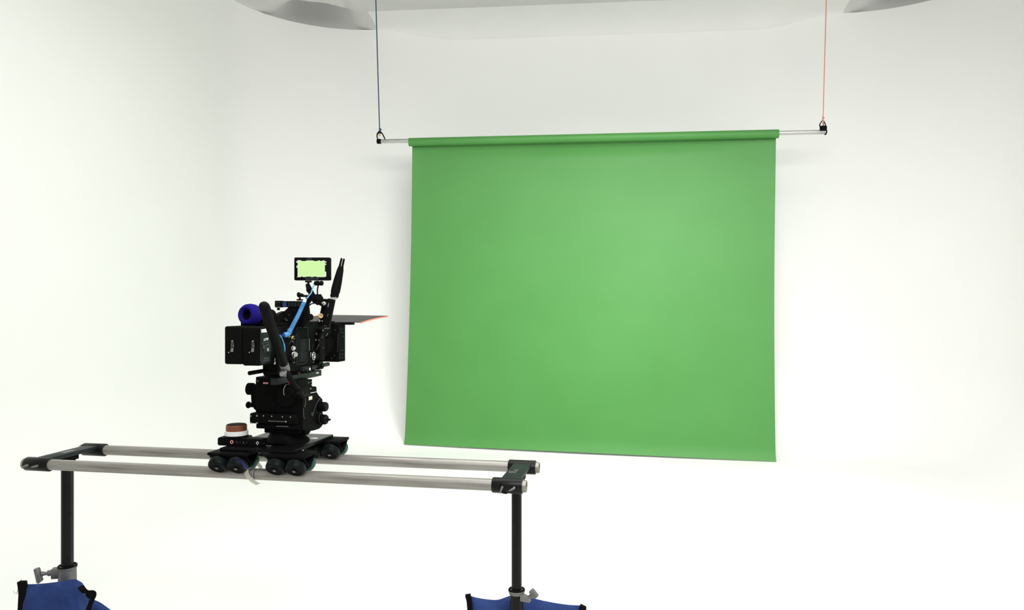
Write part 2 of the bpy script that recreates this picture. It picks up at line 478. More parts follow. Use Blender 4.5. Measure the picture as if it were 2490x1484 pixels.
# black slings round the pipe's ends
pl = BL+bd*0.012
t = Thing('sling', 'black webbing sling looped over the left end of the pipe', 'sling', pl, rig=False)
b = MB(); b.lathe([(0.0205, -0.016), (0.0240, -0.014), (0.0240, 0.024), (0.0205, 0.026)], pl, bd, 28, True, True)
t.part('sleeve', b, 'webbing')
b = MB(); b.tube(spline([qw(921, 345, 7.37), qw(917, 333, 7.36), qw(918, 325, 7.37), qw(924, 321, 7.375), qw(930, 326, 7.37), qw(936, 338, 7.36)], 8), 0.0105, 8, flat=(1, .55))
t.part('loop', b, 'webbing')
b = MB(); b.tube(loop(qw(923.5, 328.5, 7.365), (1, 0, 0), (0, 0, 1), 0.006, 0.011, 16), 0.004, 8); t.part('ring', b, 'brass', 'small brass coloured ring')
pr_ = BR-bd*0.020
t = Thing('sling', 'black webbing sling looped over the right end of the pipe', 'sling', pr_, rig=False)
b = MB(); b.box(qw(2002, 311.5, 6.90), (0.058, 0.04, 0.040), 0.008); b.tube(loop(BR+V((-0.002, 0, 0)), (0, 1, 0), (0, 0, 1), 0.024, 0.024), 0.005, 6); t.part('sleeve', b, 'webbing')
b = MB(); b.tube(spline([qw(1995.5, 312, 6.9), qw(1993.5, 303, 6.9), qw(1999, 294, 6.9)], 8), 0.0080, 8, flat=(1, .6))
b.tube(spline([qw(2007.5, 312, 6.9), qw(2007.5, 304, 6.9), qw(2004, 296, 6.9)], 8), 0.0065, 8, flat=(1, .6)); t.part('loop', b, 'webbing')

# ================================================================== TRACK: two rails, two end brackets
GA = 0.150; PR = 0.021; HL = 1.011
J = q(624, 1160, -GA).x
def rail(u0, u1, v, label):
    t = Thing('track_rail', label, 'rail', (u0, v, -PR), group='track rails')
    b = MB(); b.ring((u0, v, 0), (u1, v, 0), PR, PR-0.0035, 36); t.part('tube', b, 'alu'); return t
rail(-HL, J-0.0015, -GA, 'scuffed aluminium tube, left half of the front track rail')
rail(J+0.0015, HL, -GA, 'scuffed aluminium tube, right half of the front track rail')
rail(-HL, HL, GA, 'long aluminium tube, rear track rail nearer the green backdrop')
def wing(t, u, v, ang, small=False):
    b = MB(); r = PR+0.0065
    b.cyl((u, v-r+0.001, 0), (u, v-r-0.010, 0), 0.0045, n=14)
    d = V((math.cos(ang), 0, math.sin(ang)))
    p = V((u, v-r-0.010, 0))
    b.tube([p-d*0.020, p-d*0.012, p, p+d*0.006], [0.002, 0.0046, 0.0055, 0.002], 10, flat=(1, .7))
    t.part('wing_screw', b, 'grey', 'grey metal wing screw')
def bracket(side, label):
    e = HL*side; SL = 0.107
    t = Thing('track_end_bracket', label, 'bracket', (e-side*0.07, 0, -PR), group='track end brackets')
    for v in (-GA, GA):
        a, c = sorted((e-side*0.013, e-side*(SL+0.013)))
        b = MB(); b.lathe([(PR+0.0003, 0), (PR+0.0045, 0), (PR+0.006, .003), (PR+0.006, SL-.003), (PR+0.0045, SL), (PR+0.0003, SL)], (a, v, 0), UX, 36, False, False)
        t.part('sleeve', b, 'stand')
    b = MB(); cu = e-side*0.062; cw = 0.033
    b.bx(cu-cw, cu+cw, -GA+0.017, GA-0.017, 0.004, 0.0205, 0.002)
    t.part('cross_plate', b, 'slate2')
    b = MB(); b.cyl((cu, 0, 0.004), (cu, 0, -0.035), 0.030, ch=0.003); b.cyl((cu, 0, -0.035), (cu, 0, -0.060), 0.022, ch=0.002)
    b.bx(cu-0.045, cu+0.030, -0.05, 0.03, -0.014, 0.004, 0.003)
    t.part('stand_socket', b, 'black')
    return t, cu
tl_, cuL = bracket(-1, 'black bracket with cross plate joining the rails at their left end')
tr_, cuR = bracket(1, 'black bracket with cross plate and printed mark joining the rails at their right end')
for px_, ang in ((66, 0.45), (90, 0.2)): wing(tl_, q(px_, 1133, -GA-0.03).x, -GA, ang)
for px_, ang in ((1221, 1.25), (1250, 0.5)): wing(tr_, q(px_, 1182, -GA-0.03).x, -GA, ang)
# cable tie tail under the right front sleeve
b = MB(); b.tube(spline([q(1217, 1178, -.18), q(1216, 1188, -.182), q(1221, 1198, -.176), q(1232, 1200, -.165), q(1241, 1195, -.155)], 6), 0.0022, 8); tr_.part('cable_tie', b, 'rubber')
# mark printed on the right cross plate
b = MB(); zz = 0.0209
pm = [qu(1257, 1149, 0.93), qu(1265, 1151, 0.93)]
cx = cuR-0.006
b.tube(loop((cx-0.008, -0.035, zz), UX, VX, 0.008, 0.012, 20), 0.0014, 6)
b.tube(spline([(cx+0.012, -0.048, zz), (cx+0.004, -0.036, zz), (cx+0.010, -0.026, zz), (cx+0.004, -0.016, zz)], 5), 0.0012, 6)
b.tube([(cx-0.004, -0.008, zz), (cx+0.012, -0.006, zz), (cx+0.012, 0.008, zz), (cx-0.004, 0.006, zz)], 0.0011, 6)
tr_.part('printed_mark', b, 'mark', 'pale printed mark')
b = MB(); b.box((cuL+0.002, 0.0, 0.0207), (0.026, 0.06, 0.0006)); tl_.part('worn_label', b, 'dull', 'worn grey label')

# ================================================================== STANDS
def stand(cu, r, py, label, left):
    wp = RIG @ V((cu, 0, 0)); X, Y = wp.x, wp.y
    zc = EYE-(py-742)/FOC*Y
    t = Thing('light_stand', label, 'stand', (X, Y, 0), rig=False, group='stands carrying the track')
    b = MB(); b.cyl((X, Y, zc-0.04), (X, Y, OR.z-0.036), r, n=32); t.part('riser_tube', b, 'stand')
    b = MB(); b.cyl((X, Y, 0.06), (X, Y, zc-(0.03 if left else 0.012)), r+0.0055, n=32)
    t.part('column', b, 'alu2' if left else 'stand')
    if left:
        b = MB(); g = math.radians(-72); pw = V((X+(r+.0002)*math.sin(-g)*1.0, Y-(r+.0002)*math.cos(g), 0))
        b.strip([pw+WX*(zc+.02), pw+WX*(OR.z-.062)], V((math.cos(g), math.sin(-g), 0))*.010, V((math.sin(-g), -math.cos(g), 0))*.0008); t.part('lit_worn_strip', b, 'slate', 'worn grey strip with the lit side painted in')  # lighter strip: the pole's lit side put into the colour, plus wear
        b = MB(); b.lathe([(r+.004, -.062), (r+.010, -.060), (r+.011, -.056), (r+.010, -.006), (r+.013, -.002), (r+.013, .004), (r+.004, .006)], (X, Y, zc), WX, 36)
        d = V((-0.97, -0.24, 0)).normalized()
        b.box((X+d.x*(r+.012), Y+d.y*(r+.012), zc-.020), (0.045, 0.034, 0.042), 0.005, Matrix.Rotation(math.atan2(-d.y, -d.x), 3, 'Z'))
        t.part('collar', b, 'grey')
        b = MB(); b.tube(loop((X, Y, zc+0.006), (1, 0, 0), (0, 1, 0.05), r+.009, r+.009), 0.0045, 8); t.part('rubber_ring', b, 'rubber')
        kn = MB(); s0 = V((X, Y, zc-.017))+d*(r+.030); s1 = s0+d*0.020+WX*-.002; s2 = s1+d*0.022
        kn.cyl(s0, s1, 0.012, ch=0.002); kn.cyl(s1, s2, 0.006, 0.010, n=16)
        hd = V((-0.25, 0, 1)).normalized(); c = s2+d*0.012-WX*0.003
        kn.tube([c-hd*0.030+V((.002, 0, 0)), c-hd*0.027, c, c+hd*0.024, c+hd*0.028], [.011, .0135, .0125, .0125, .010], 14)
        t.part('tee_handle', kn, 'grey')
    else:
        b = MB(); b.lathe([(r+.003, -.013), (r+.009, -.011), (r+.009, -.006), (r+.012, -.002), (r+.012, .003), (r+.003, .005)], (X, Y, zc), WX, 36)
        d = V((0.95, -0.31, 0)).normalized()
        b.prism([V((X, Y, zc-.004))+d*.02, V((X, Y, zc-.028))+d*.02, V((X, Y, zc-.030))+d*.055, V((X, Y, zc-.014))+d*.052], V((d.y, -d.x, 0))*0.022)
        t.part('collar', b, 'grey')
        b = MB(); b.tube(loop((X, Y, zc+0.004), (1, 0, 0), (0, 1, 0.0), r+.008, r+.008), 0.0045, 8); t.part('rubber_ring', b, 'rubber')
        kn = MB(); c0 = V((X, Y, zc-.018))+d*.050; up = (d+WX*0.95).normalized()
        kn.cyl(c0, c0+up*0.014, 0.008, n=18, ch=.002)
        qd = up.to_track_quat('Z', 'Y')
        kn.box(c0+up*0.022, (0.018, 0.034, 0.020), 0.004, qd)
        t.part('tee_handle', kn, 'grey')
    b = MB(); b.lathe([(r+.006, .05), (r+.022, .055), (r+.022, .13), (r+.006, .14)], (X, Y, 0), WX, 28); t.part('leg_hub', b, 'stand')
    for k in range(3):
        g = (PI/2 if not left else -PI/2+0.1) + k*2*PI/3
        dd = V((math.cos(g), math.sin(g), 0)); p = V((X, Y, 0))
        b = MB(); b.tube([p+dd*0.04+WX*0.11, p+dd*0.30+WX*0.065, p+dd*0.47+WX*0.013], 0.0125, 14); t.part('leg', b, 'stand')
    return V((X, Y, zc))
sL = stand(cuL, 0.0235, 1380, 'stand with black riser, grey collar and T handle under left end of the track', True)
sR = stand(cuR, 0.0188, 1437, 'stand with black riser and short handle under right end of the track', False)

# ================================================================== SANDBAGS
def pillow(top, bot, Yf, thick, nx=36, nz=20, wr=0.006):
    """top, bot: lists of world points left to right; bulges by thick towards and away from the viewer"""
    T = spline(top, 12); B = spline(bot, 12)
    def at(L, s):
        f = s*(len(L)-1); i = min(int(f), len(L)-2); return L[i].lerp(L[i+1], f-i)
    vs = []; fs = []
    for side in (-1, 1):
        for j in range(nz+1):
            for i in range(nx+1):
                s, h = i/nx, j/nz
                p = at(T, s).lerp(at(B, s), h)
                e = (1-abs(2*s-1)**3.5)**.6*(1-abs(2*h-1)**3)**.6
                e2 = 1+0.16*math.sin(8*s+5*h+side)+0.10*math.sin(17*s-9*h)
                p = p+V((0, side*thick*.5*e*e2, 0)); vs.append(p)
    N = (nx+1)*(nz+1)
    for sd in (0, 1):
        for j in range(nz):
            for i in range(nx):
                a = sd*N+j*(nx+1)+i; fs.append([a, a+1, a+nx+2, a+nx+1])
    for j in range(nz):
        for i in (0, nx):
            a = j*(nx+1)+i; fs.append([a, a+nx+1, N+a+nx+1, N+a])
    for i in range(nx):
        for j in (0, nz):
            a = j*(nx+1)+i; fs.append([a, a+1, N+a+1, N+a])
    b = MB(); b._add(vs, fs); bmesh.ops.remove_doubles(b.bm, verts=list(b.bm.verts), dist=1e-5)
    return b
Yl = sL.y-0.115
t = Thing('sandbag', 'blue nylon sandbag with black binding in front of the left stand', 'sandbag', (sL.x-.08, Yl, 0), rig=False, group='sandbags on the stands')
top = [qw(52, 1421, Yl), qw(80, 1421, Yl), qw(110, 1419, Yl), qw(150, 1414, Yl), qw(180, 1409, Yl), qw(192, 1414, Yl), qw(196, 1426, Yl)]
bot = [V((qw(46, 1500, Yl).x-.01, Yl, 0.06)), V((qw(80, 1500, Yl).x, Yl, 0.03)), V((qw(120, 1500, Yl).x, Yl, 0.02)), V((qw(160, 1500, Yl).x, Yl, 0.02)), V((qw(195, 1500, Yl).x, Yl, 0.03)), V((qw(220, 1500, Yl).x, Yl, 0.04)), V((qw(240, 1500, Yl).x, Yl, 0.07))]
for p in bot: p.z += 0.11*math.exp(-((p.x-sL.x-.012)/.055)**2)
t.part('pouch', pillow(top, bot, Yl, 0.085), 'bag', smooth=70)
Yr = sL.y-0.035
top = [qw(205, 1452, Yr), qw(226, 1458, Yr), qw(246, 1467, Yr), qw(262, 1480, Yr), qw(272, 1494, Yr)]
bot = [V((qw(205, 1500, Yr).x, Yr, 0.03)), V((qw(226, 1500, Yr).x, Yr, 0.02)), V((qw(250, 1500, Yr).x, Yr, 0.02)), V((qw(275, 1500, Yr).x, Yr, 0.03)), V((qw(290, 1500, Yr).x, Yr, 0.06))]
t.part('pouch', pillow(top, bot, Yr, 0.06, 24, 16), 'bag', smooth=70)
b = MB(); b.strip([qw(53.5, 1414.5, Yl-.01), qw(56, 1430, Yl-.016), qw(57, 1445, Yl-.02), qw(55, 1484, Yl-.02), V((qw(48, 1500, Yl).x, Yl-.02, .06))], (0.0265, 0, 0), (0, 0.022, 0))
t.part('binding', b, 'webbing', 'black webbing binding')
b = MB(); b.strip(spline([qw(196, 1426, Yl-.02), qw(203, 1436, Yl-.05), qw(210, 1440, Yl-.05), qw(218, 1439, Yl-.045), qw(226, 1443, Yl-.04), qw(227, 1452, Yl-.04), qw(222, 1464, Yl-.045), qw(215, 1484, Yl-.05), qw(211, 1510, Yl-.03)], 6), (0.022, 0, 0.010), (0, 0.004, 0))
b.ball(qw(219, 1446, Yl-.042), 0.0175, 16, (1, .4, .95))
t.part('handle_strap', b, 'webbing', 'black webbing handle')
b = MB()
b.tube(spline([qw(32, 1437, Yl), qw(36, 1443, Yl), qw(41, 1443, Yl), qw(43, 1432, Yl), qw(46, 1429, Yl)], 5), 0.0006, 6)
b.tube(spline([qw(41, 1446, Yl), qw(43, 1438, Yl), qw(47, 1435, Yl-.01)], 5), 0.0005, 6)
b.tube(spline([qw(50, 1413, Yl), qw(52, 1408, Yl)], 4), 0.0006, 6)
t.part('frayed_thread', b, 'dull', 'thin frayed thread', split=True)

Yb = sR.y+0.085
t = Thing('sandbag', 'blue nylon sandbag sagging behind the right stand with black bound ends', 'sandbag', (sR.x, Yb, 0), rig=False, group='sandbags on the stands')
top = [qw(1142, 1449, Yb), qw(1160, 1454, Yb), qw(1185, 1458, Yb), qw(1210, 1459, Yb), qw(1232, 1452, Yb), qw(1250, 1446, Yb), qw(1275, 1446, Yb), qw(1300, 1456, Yb), qw(1340, 1465, Yb), qw(1380, 1471, Yb), qw(1416, 1473, Yb)]
bot = [V((p.x, Yb, 0.03+0.03*abs(k-5)/5+0.11*math.exp(-((p.x-sR.x)/.06)**2))) for k, p in enumerate(top)]
bot[0].x += .02; bot[-1].x -= .02
t.part('pouch', pillow(top, bot, Yb, 0.075, 60, 20), 'bag', smooth=70)
b = MB(); b.strip([qw(1137.5, 1447, Yb-.005), qw(1141, 1460, Yb-.01), qw(1143, 1484, Yb-.015), V((top[0].x+.015, Yb-.012, .06))], (0.019, 0, 0.003), (0, 0.02, 0)); t.part('binding', b, 'webbing', 'black webbing binding')
b = MB(); b.strip([qw(1419, 1474, Yb-.005), qw(1415, 1486, Yb-.01), qw(1412, 1500, Yb-.015), V((top[-1].x-.01, Yb-.012, .06))], (0.021, 0, -.010), (0, 0.02, 0)); t.part('binding', b, 'webbing', 'black webbing binding')

# ================================================================== DOLLY
PT = 0.097
t = Thing('camera_dolly', 'black wheeled dolly platform riding on the two rails', 'dolly', (0, 0, 0))
b = MB(); b.bx(-.145, .150, -.172, .176, PT-.013, PT, .0015); t.part('platform', b, 'gloss')
b = MB(); b.cyl(qu(785, 1061, .1)*0+V((.112, .075, PT-.0005)), V((.112, .075, PT+.0006)), .017); t.part('round_sticker', b, 'white', 'white round sticker')
WR, WW = 0.036, 0.034
def wheel(t, par, u, v, sgn, m):
    n = V((0, sgn, 1)).normalized(); a = V((0, sgn, -1)).normalized()
    c = V((u, v, 0))+n*(PR+WR)
    b = MB(); b.use(m)
    b.lathe([(0.012, -WW/2+.002), (WR-.006, -WW/2), (WR-.001, -WW/2+.005), (WR, -WW/2+.009), (WR, WW/2-.010), (WR-.0015, WW/2-.004), (WR-.004, WW/2-.0008), (WR-.006, WW/2)], c, a, 40, True, False)
    b.use('black'); b.lathe([(WR-.006, WW/2), (WR-.011, WW/2-.0015), (.014, WW/2-.0025), (.0120, WW/2-.0005), (.010, WW/2)], c, a, 40, False, True)
    b.use('grey'); b.lathe([(0.0058, -.001), (0.0058, .002), (.004, .003)], c+a*(WW/2), a, 6)
    t.sub('wheel', b, par)
def truck(t, u0, v):
    us = (u0-.0385, u0+.0385)
    b = MB(); b.bx(u0-.078, u0+.078, v-.052, v+.052, .074, .084, .002)
    for sgn in (-1, 1):
        n = V((0, sgn, 1)).normalized(); a = V((0, sgn, -1)).normalized()
        c = V((u0, v, 0))+n*(PR+WR)-a*(WW/2+.004)
        x = UX; R = Matrix((x, n, x.cross(n))).transposed()
        b.box(c, (0.150, 0.062, 0.005), .001, R)
        for uu in us: b.cyl(c+UX*(uu-u0), c+UX*(uu-u0)+a*.012, .006, n=12)
    p = t.part('wheel_truck', b, 'black')
    out = -1 if v < 0 else 1
    for uu in us:
        for sgn in (-1, 1):
            wheel(t, p, uu, v, sgn, 'wheel' if sgn == -1 else 'wheelg')
fl_ = (q(526, 1140, -.204).x+q(573, 1142, -.204).x)/2; fr_ = (q(667, 1143, -.204).x+q(714, 1146, -.204).x)/2
for u0 in (fl_, fr_):
    truck(t, u0, -GA); truck(t, u0, GA)

# loose tape flapping at the joint of the front rail
t = Thing('tape_strip', 'crumpled clear tape hanging from the front rail joint beside the wheels', 'tape', (J, -GA-PR, 0))
b = MB(); b.strip(spline([q(610, 1137, -.165), q(602, 1141, -.178), q(599, 1150, -.180), q(604, 1160, -.178), q(612, 1168, -.176), q(622, 1175, -.172), q(628, 1178, -.168)], 6), (0.017, 0, 0.006), (0, 0.0006, 0.0004)); t.part('tape', b, 'tape', smooth=60)
b = MB(); b.strip(spline([q(619, 1140, -.15), q(625, 1128, -.135), q(631, 1133, -.14), q(636, 1140, -.15)], 6), (0.010, 0, 0.010), (0, 0.0006, 0)); t.part('tape_end', b, 'tape', smooth=60)
b = MB(); b.strip(spline([q(583, 1120, -.215), q(591, 1129, -.213), q(598, 1139, -.205), q(606, 1143, -.195)], 6), (0.026, 0, -0.004), (0, 0.0006, 0.0006)); t.part('film', b, 'bluefilm', 'dark blue film', smooth=60)

# ================================================================== FOCUS CONTROLLER on the platform
t = Thing('focus_controller', 'wireless focus controller with copper knob and white ring lying on the dolly platform', 'focus controller', (-.11, -.125, PT))
kc = q(575, 1060, -.090); kc = V((kc.x, -.115, 0))
b = MB(); zt = PT+.029
poly = [(kc.x-.052, -.132), (kc.x-.058, -.124), (kc.x-.058, -.062), (kc.x-.050, -.048), (kc.x+.043, -.048), (kc.x+.060, -.090), (kc.x+.130, -.090), (kc.x+.130, -.132)]
b.prism([V((x, y, PT)) for x, y in poly], WX*(zt-PT))
bmesh.ops.bevel(b.bm, geom=[e for e in b.bm.edges], offset=.003, segments=2, affect='EDGES')
t.part('body', b, 'black')
b = MB(); b.lathe([(.0435, 0), (.0435, .006), (.0430, .007)], V((kc.x, -.090, zt)), WX, 48); t.part('dial_base', b, 'rubber')
z1 = zt+.004
b = MB(); b.lathe([(.0432, 0), (.0432, .018), (.040, .019)], V((kc.x, -.090, z1)), WX, 48); t.part('marking_ring', b, 'white', 'plain white marking ring')
z2 = z1+.019
b = MB(); b.use('copper'); b.lathe([(.0385, 0), (.0385, .020), (.036, .023)], V((kc.x, -.090, z2)), WX, 48, True, False)
b.use('black'); b.lathe([(.036, .023), (.034, .0245), (.005, .0250)], V((kc.x, -.090, z2)), WX, 48, False, True); t.part('knob', b, None, 'copper coloured focus knob')
zf = zt-(zt-PT)*.48; yf = -.1326
b = MB(); ub = q(563.5, 1071, yf).x; b.tube(loop((ub, yf, zf), UX, WX, .0052, .0052, 20), .0016, 8); b.use; t.part('record_button', b, 'pink', 'red ringed button')
b = MB(); ub = q(626, 1074, yf).x; b.tube([(ub-.005, yf, zf), (ub, yf, zf+.006), (ub+.005, yf, zf), (ub, yf, zf-.006), (ub-.005, yf, zf)], .0011, 6); t.part('socket_mark', b, 'white')
b = MB()
for xx, hh in ((576, .007), (584, .003), (592, .008), (600, .003), (642, .003)):
    b.box((q(xx, 1072, yf).x, yf, zf), (.0012, .001, hh))
b.box((q(657, 1078, yf).x, yf, zf-.008), (.009, .001, .0018)); b.box((q(648, 1077, yf).x, yf, zf-.008), (.0016, .001, .005)); t.part('scale_mark', b, 'mark', 'pale scale mark', split=True)

# ================================================================== GEARED HEAD
HU = 0.036
t = Thing('geared_head', 'black geared camera head bolted to the dolly platform under the cinema camera', 'tripod head', (HU, 0, PT))
b = MB(); b.lathe([(.086, 0), (.086, .006), (.082, .010), (.075, .016), (.069, .024), (.0655, .032), (.0655, .066)], V((HU, 0, PT)), WX, 56)
b.box((HU+.014, -.085, PT+.010), (.05, .02, .006), .002)
t.part('base_flange', b, 'black')
rv = -.098
def rect(x0, y0, x1, y1, v): a = q(x0, y0, v); c = q(x1, y1, v); return a.x, c.x, c.z, a.z
b = MB()
u0, u1, z0, z1 = rect(606, 1005, 722, 1034, rv); b.bx(u0, u1, rv, .085, z0, z1, .006)
u0_, u1_, z0_, z1_ = rect(622, 1030, 726, 1046, rv+.01); b.bx(u0_, u1_, rv+.010, .080, z0_, z1_, .004)
u0_, u1_, z0_, z1_ = rect(642, 1040, 728, 1056, rv+.028); b.bx(u0_, u1_, rv+.028, .070, z0_, z1_, .004)
pb = t.part('pan_base', b, 'black')
for xx, yy in ((609.5, 1012), (625, 1011.5), (609.5, 1029), (625, 1029), (641, 1011.5), (661, 1012.5), (687, 1014), (706.5, 1014.5)):
    p = q(xx, yy, rv); bb = MB(); big = xx < 630
    if big: bb.ring(p, p-VX*.0012, .0034, .0016, 16)
    else: bb.cyl(p, p-VX*.0014, .0024, n=14)
    t.sub('screw', bb, pb, 'steel', 'bright steel screw')
b = MB(); p0 = q(653, 1024, rv-.003); p1 = q(695, 1026, rv-.003)
b.tube([p0, p0.lerp(p1, .1), p0.lerp(p1, .9), p1], [.0032, .0026, .0018, .0032], 10, flat=(1, .6))
b.tube(loop(p1, UX, WX, .0022, .0022, 14), .0012, 6); t.sub('level_slot', b, pb, 'steel', 'bright steel slot')
b = MB(); p0 = q(672, 1037.5, rv+.008); p1 = q(701, 1037, rv+.008); b.box((p0+p1)/2, ((p1-p0).length, .001, .0022)); t.sub('maker_plate', b, pb, 'dull')
# main body
b = MB()
u0, u1, z0, z1 = rect(622, 922, 727, 1006, -.075); b.bx(u0, u1, -.080, .005, z0, z1, .006); b.bx(u0+.01, u1-.002, -.02, .085, z0, q(700, 950, -.075).z, .006)
# hexagonal left cheek
ck = [(640, 932), (612, 936), (610, 956), (611, 978), (617, 994), (628, 1004), (645, 1006)]
poly = [q(x, y, -.060) for x, y in ck]; b.prism(poly, VX*.10)
b.cyl(q(700, 965, -.070)*1, q(700, 965, -.070)-VX*.022, .040, ch=.004, n=40)
t.part('tilt_body', b, 'black')
b = MB(); u0, u1, z0, z1 = rect(622, 917, 676, 932, -.088); b.bx(u0, u1+.035, -.088, .02, z0, z1, .0015)
b2 = t.part('top_slab', b, 'black')
b = MB(); p = q(646, 932, -.0885); b.box(p, (.021, .001, .006)); t.sub('maker_label', b, b2, 'pink', 'small pale red label')
b = MB(); p = q(661, 928, -.0885); b.box(p, (.0030, .001, .018)); t.sub('side_label', b, b2, 'dull')
b = MB(); p = q(627, 927, -.0885); b.ring(p, p-VX*.001, .004, .002, 14); t.sub('screw', b, b2, 'dull')
# toothed wheel on the left and the small knob under it
b = MB(); c0 = q(607, 946, -.02); c0 = V((c0.x, -.02, c0.z)); rr = .0235
pts = []
for k in range(72):
    g = 2*PI*k/72; r_ = rr if k % 2 else rr-.0018
    pts.append(c0+V((-.006, r_*math.cos(g), r_*math.sin(g))))
b.prism(pts, UX*.022); t.part('toothed_wheel', b, 'rubber')
b = MB(); b.cyl(c0+UX*.0155, c0+UX*.0172, .016, n=28); t.part('wheel_face', b, 'dull', 'dull grey wheel face')
b = MB(); c1 = q(604, 985, -.03); b.ball(c1, .0135, 18, (.7, 1, 1.0)); b.cyl(c1, c1+UX*.02, .009); t.part('drag_knob', b, 'rubber')
# side housing on the right
su = .142
sp = [(736, 1046), (735, 958), (738, 953), (741.5, 949), (746, 945.5), (751, 943.4), (757, 942.8), (762, 944), (766, 947), (769.5, 951.5), (772, 957), (775.5, 962.5), (780, 967), (784, 970), (785, 976), (784, 1004), (784.5, 1010), (785, 1034), (782, 1039), (776, 1043), (766, 1046.5), (756, 1048.5), (748, 1050)]
b = MB(); b.prism([qu(x, y, su) for x, y in sp], UX*-.045)
bmesh.ops.bevel(b.bm, geom=[e for e in b.bm.edges], offset=.002, segments=2, affect='EDGES')
p = qu(748, 1040, su-.01); b.cyl(V((HU, p.y, p.z)), V((su-.006, p.y, p.z)), .028, ch=.004)
sh = t.part('side_housing', b, 'black')
b = MB(); p = qu(749, 951, su+.0005); b.tube([qu(749, 949, su), qu(747.5, 953, su), qu(750, 957, su), qu(768, 953.5, su)], .0013, 6); b.tube([qu(749, 949, su), qu(757, 944.5, su)], .0008, 6)
b.tube(loop(qu(750.5, 952, su), VX, WX, .004, .0035, 14), .0013, 6); t.sub('printed_outline', b, sh, 'white', 'white printed outline')
b = MB(); p = qu(755, 968.5, su+.0006); b.box(p, (.0012, .030, .014), .0005); t.sub('cream_label', b, sh, 'cream', 'small cream label')
b = MB(); b.tube(spline([qu(741, 962, su), qu(743, 980, su), qu(741, 991, su)], 5), .0012, 6); b.tube(spline([qu(738, 993, su), qu(738.5, 1012, su), qu(742, 1019, su)], 5), .0008, 6); t.sub('grey_edge', b, sh, 'dull', 'grey edge line', split=True)  # thin paler lines on the face of the housing
b = MB(); b.tube(spline([qu(762, 1006, su+.003), qu(768, 985, su+.003), qu(778, 969, su+.003)], 6), .0022, 8); t.sub('rib', b, sh, 'slate')
b = MB(); p = qu(757, 1008, su); b.cyl(p, p+UX*.006, .008, ch=.001); t.sub('axle_cap', b, sh, 'slate')
def knob(x0, y0, x1, y1, r, u_, name, tail=False):
    p0 = qu(x0, y0, u_); L = (x1-x0)/590*1.0
    p1 = p0+UX*L*1.0
    bb = MB(); bb.lathe([(r*.9, 0), (r, .003), (r, L-.004), (r*.88, L), (r*.5, L+.0005)], p0, UX, 24)
    for k in range(10):
        g = 2*PI*k/10; bb.box(p0+UX*(L*.55)+V((0, r*math.cos(g), r*math.sin(g))), (L*.7, .003, .003), .0008)
    if tail: bb.cyl(p1, p1+UX*.014, .0042, n=14, ch=.001); bb.cyl(p1+UX*.0, p1+UX*.004, r*.6, r*.4)
    t.part(name, bb, 'gloss')
knob(772, 989, 796, 989, .0175, su-.008, 'tilt_drag_knob')
knob(773, 1020, 796, 1021, .0185, su-.008, 'pan_drag_knob', True)
b = MB(); p = qu(780, 1018, su+.012); b.ring(p, p+UX*.003, .0215, .0185, 32); t.part('drag_ring', b, 'slate')
# front upper block with bright screws
b = MB(); a_ = qu(735, 927, .115); c_ = qu(758, 945, .115)
b.bx(.05, .118, a_.y, c_.y, c_.z, a_.z, .003); fb = t.part('tilt_block', b, 'black')
for xx, yy in ((745, 938), (750, 931), (757, 936), (757, 929)):
    p = qu(xx, yy, .118); bb = MB(); bb.cyl(p, p+UX*.0016, .0028, n=14); t.sub('screw', bb, fb, 'steel', 'bright steel screw')
# pan handle: arm, silver clamp, long rubber grip
ph = MB()
pa = q(729, 957, -.115); pb_ = q(724, 948, -.150); pc = q(712, 931, -.19); pd = q(703, 916, -.205); pe = q(698, 906, -.205)
ph.tube(spline([pa, pb_, pc, pd, pe], 8), .0105, 16)
ph.cyl(pa+VX*.05, pa-VX*.012, .021, ch=.003)
ph.cyl(q(729, 957, -.12), q(727, 951, -.155), .0165, .014, n=24, ch=.002)
hnd = t.part('pan_handle', ph, 'rubber')
g1 = q(690, 885, -.22); g2 = q(640.5, 741, -.46)
gd = (g2-g1).normalized(); g0 = q(697, 904, -.205)
b = MB(); L = (g2-g1).length
b.lathe([(.0150, 0), (.0160, .004), (.0172, L*.4), (.0182, L*.75), (.0186, L-.02), (.0176, L-.008), (.0140, L), (.0085, L+.004), (.002, L+.005)], g1, gd, 32); t.sub('grip', b, hnd, 'rubber')
b = MB(); b.lathe([(.0148, -.040), (.0162, -.036), (.0162, 0.000), (.0150, .003)], g1, gd, 32)
jx = q(691, 909, -.215); b.cyl(jx-UX*.014, jx+UX*.010, .0115, ch=.002); b.cyl(jx+V((0, -.004, 0)), jx+V((0, -.016, 0)), .0085, ch=.0015)
t.sub('clamp', b, hnd, 'grey', 'silver grey clamp')
b = MB(); jq = jx+V((0, -.0162, 0)); b.ring(jq, jq-VX*.0018, .0060, .0034, 20); b.tube([jq+V((-.002, -.001, -.001)), jq+V((.0022, -.001, .0015))], .0012, 6); t.sub('clamp_bolt', b, hnd, 'steel', 'bright bolt')
b = MB(); p = q(705, 930, -.14); b.box(p, (.013, .006, .008), .003); t.part('release_button', b, 'red', 'red release button')
b = MB(); b.tube([q(708, 934, -.15), q(717, 943, -.15)], .0018, 8); b.tube(spline([q(691, 962, -.095), q(690, 948, -.096), q(695, 937, -.097), q(704, 934.5, -.10)], 5), .0010, 6); t.part('release_lever', b, 'steel', 'bright steel lever', split=True)

# ================================================================== CINEMA CAMERA
CU = .105; CB0, CB1 = -.205, .105
ztop = qu(740, 792, CU).z; zbot = qu(740, 889, CU).z
t = Thing('cinema_camera', 'black cinema camera body on the geared head facing the green backdrop', 'camera', (.035, 0, zbot-.05))
b = MB(); b.bx(.045, CU, CB0, CB1, zbot, ztop, .006); b.bx(-.035, .052, CB0, CB1, zbot+.022, ztop, .006)
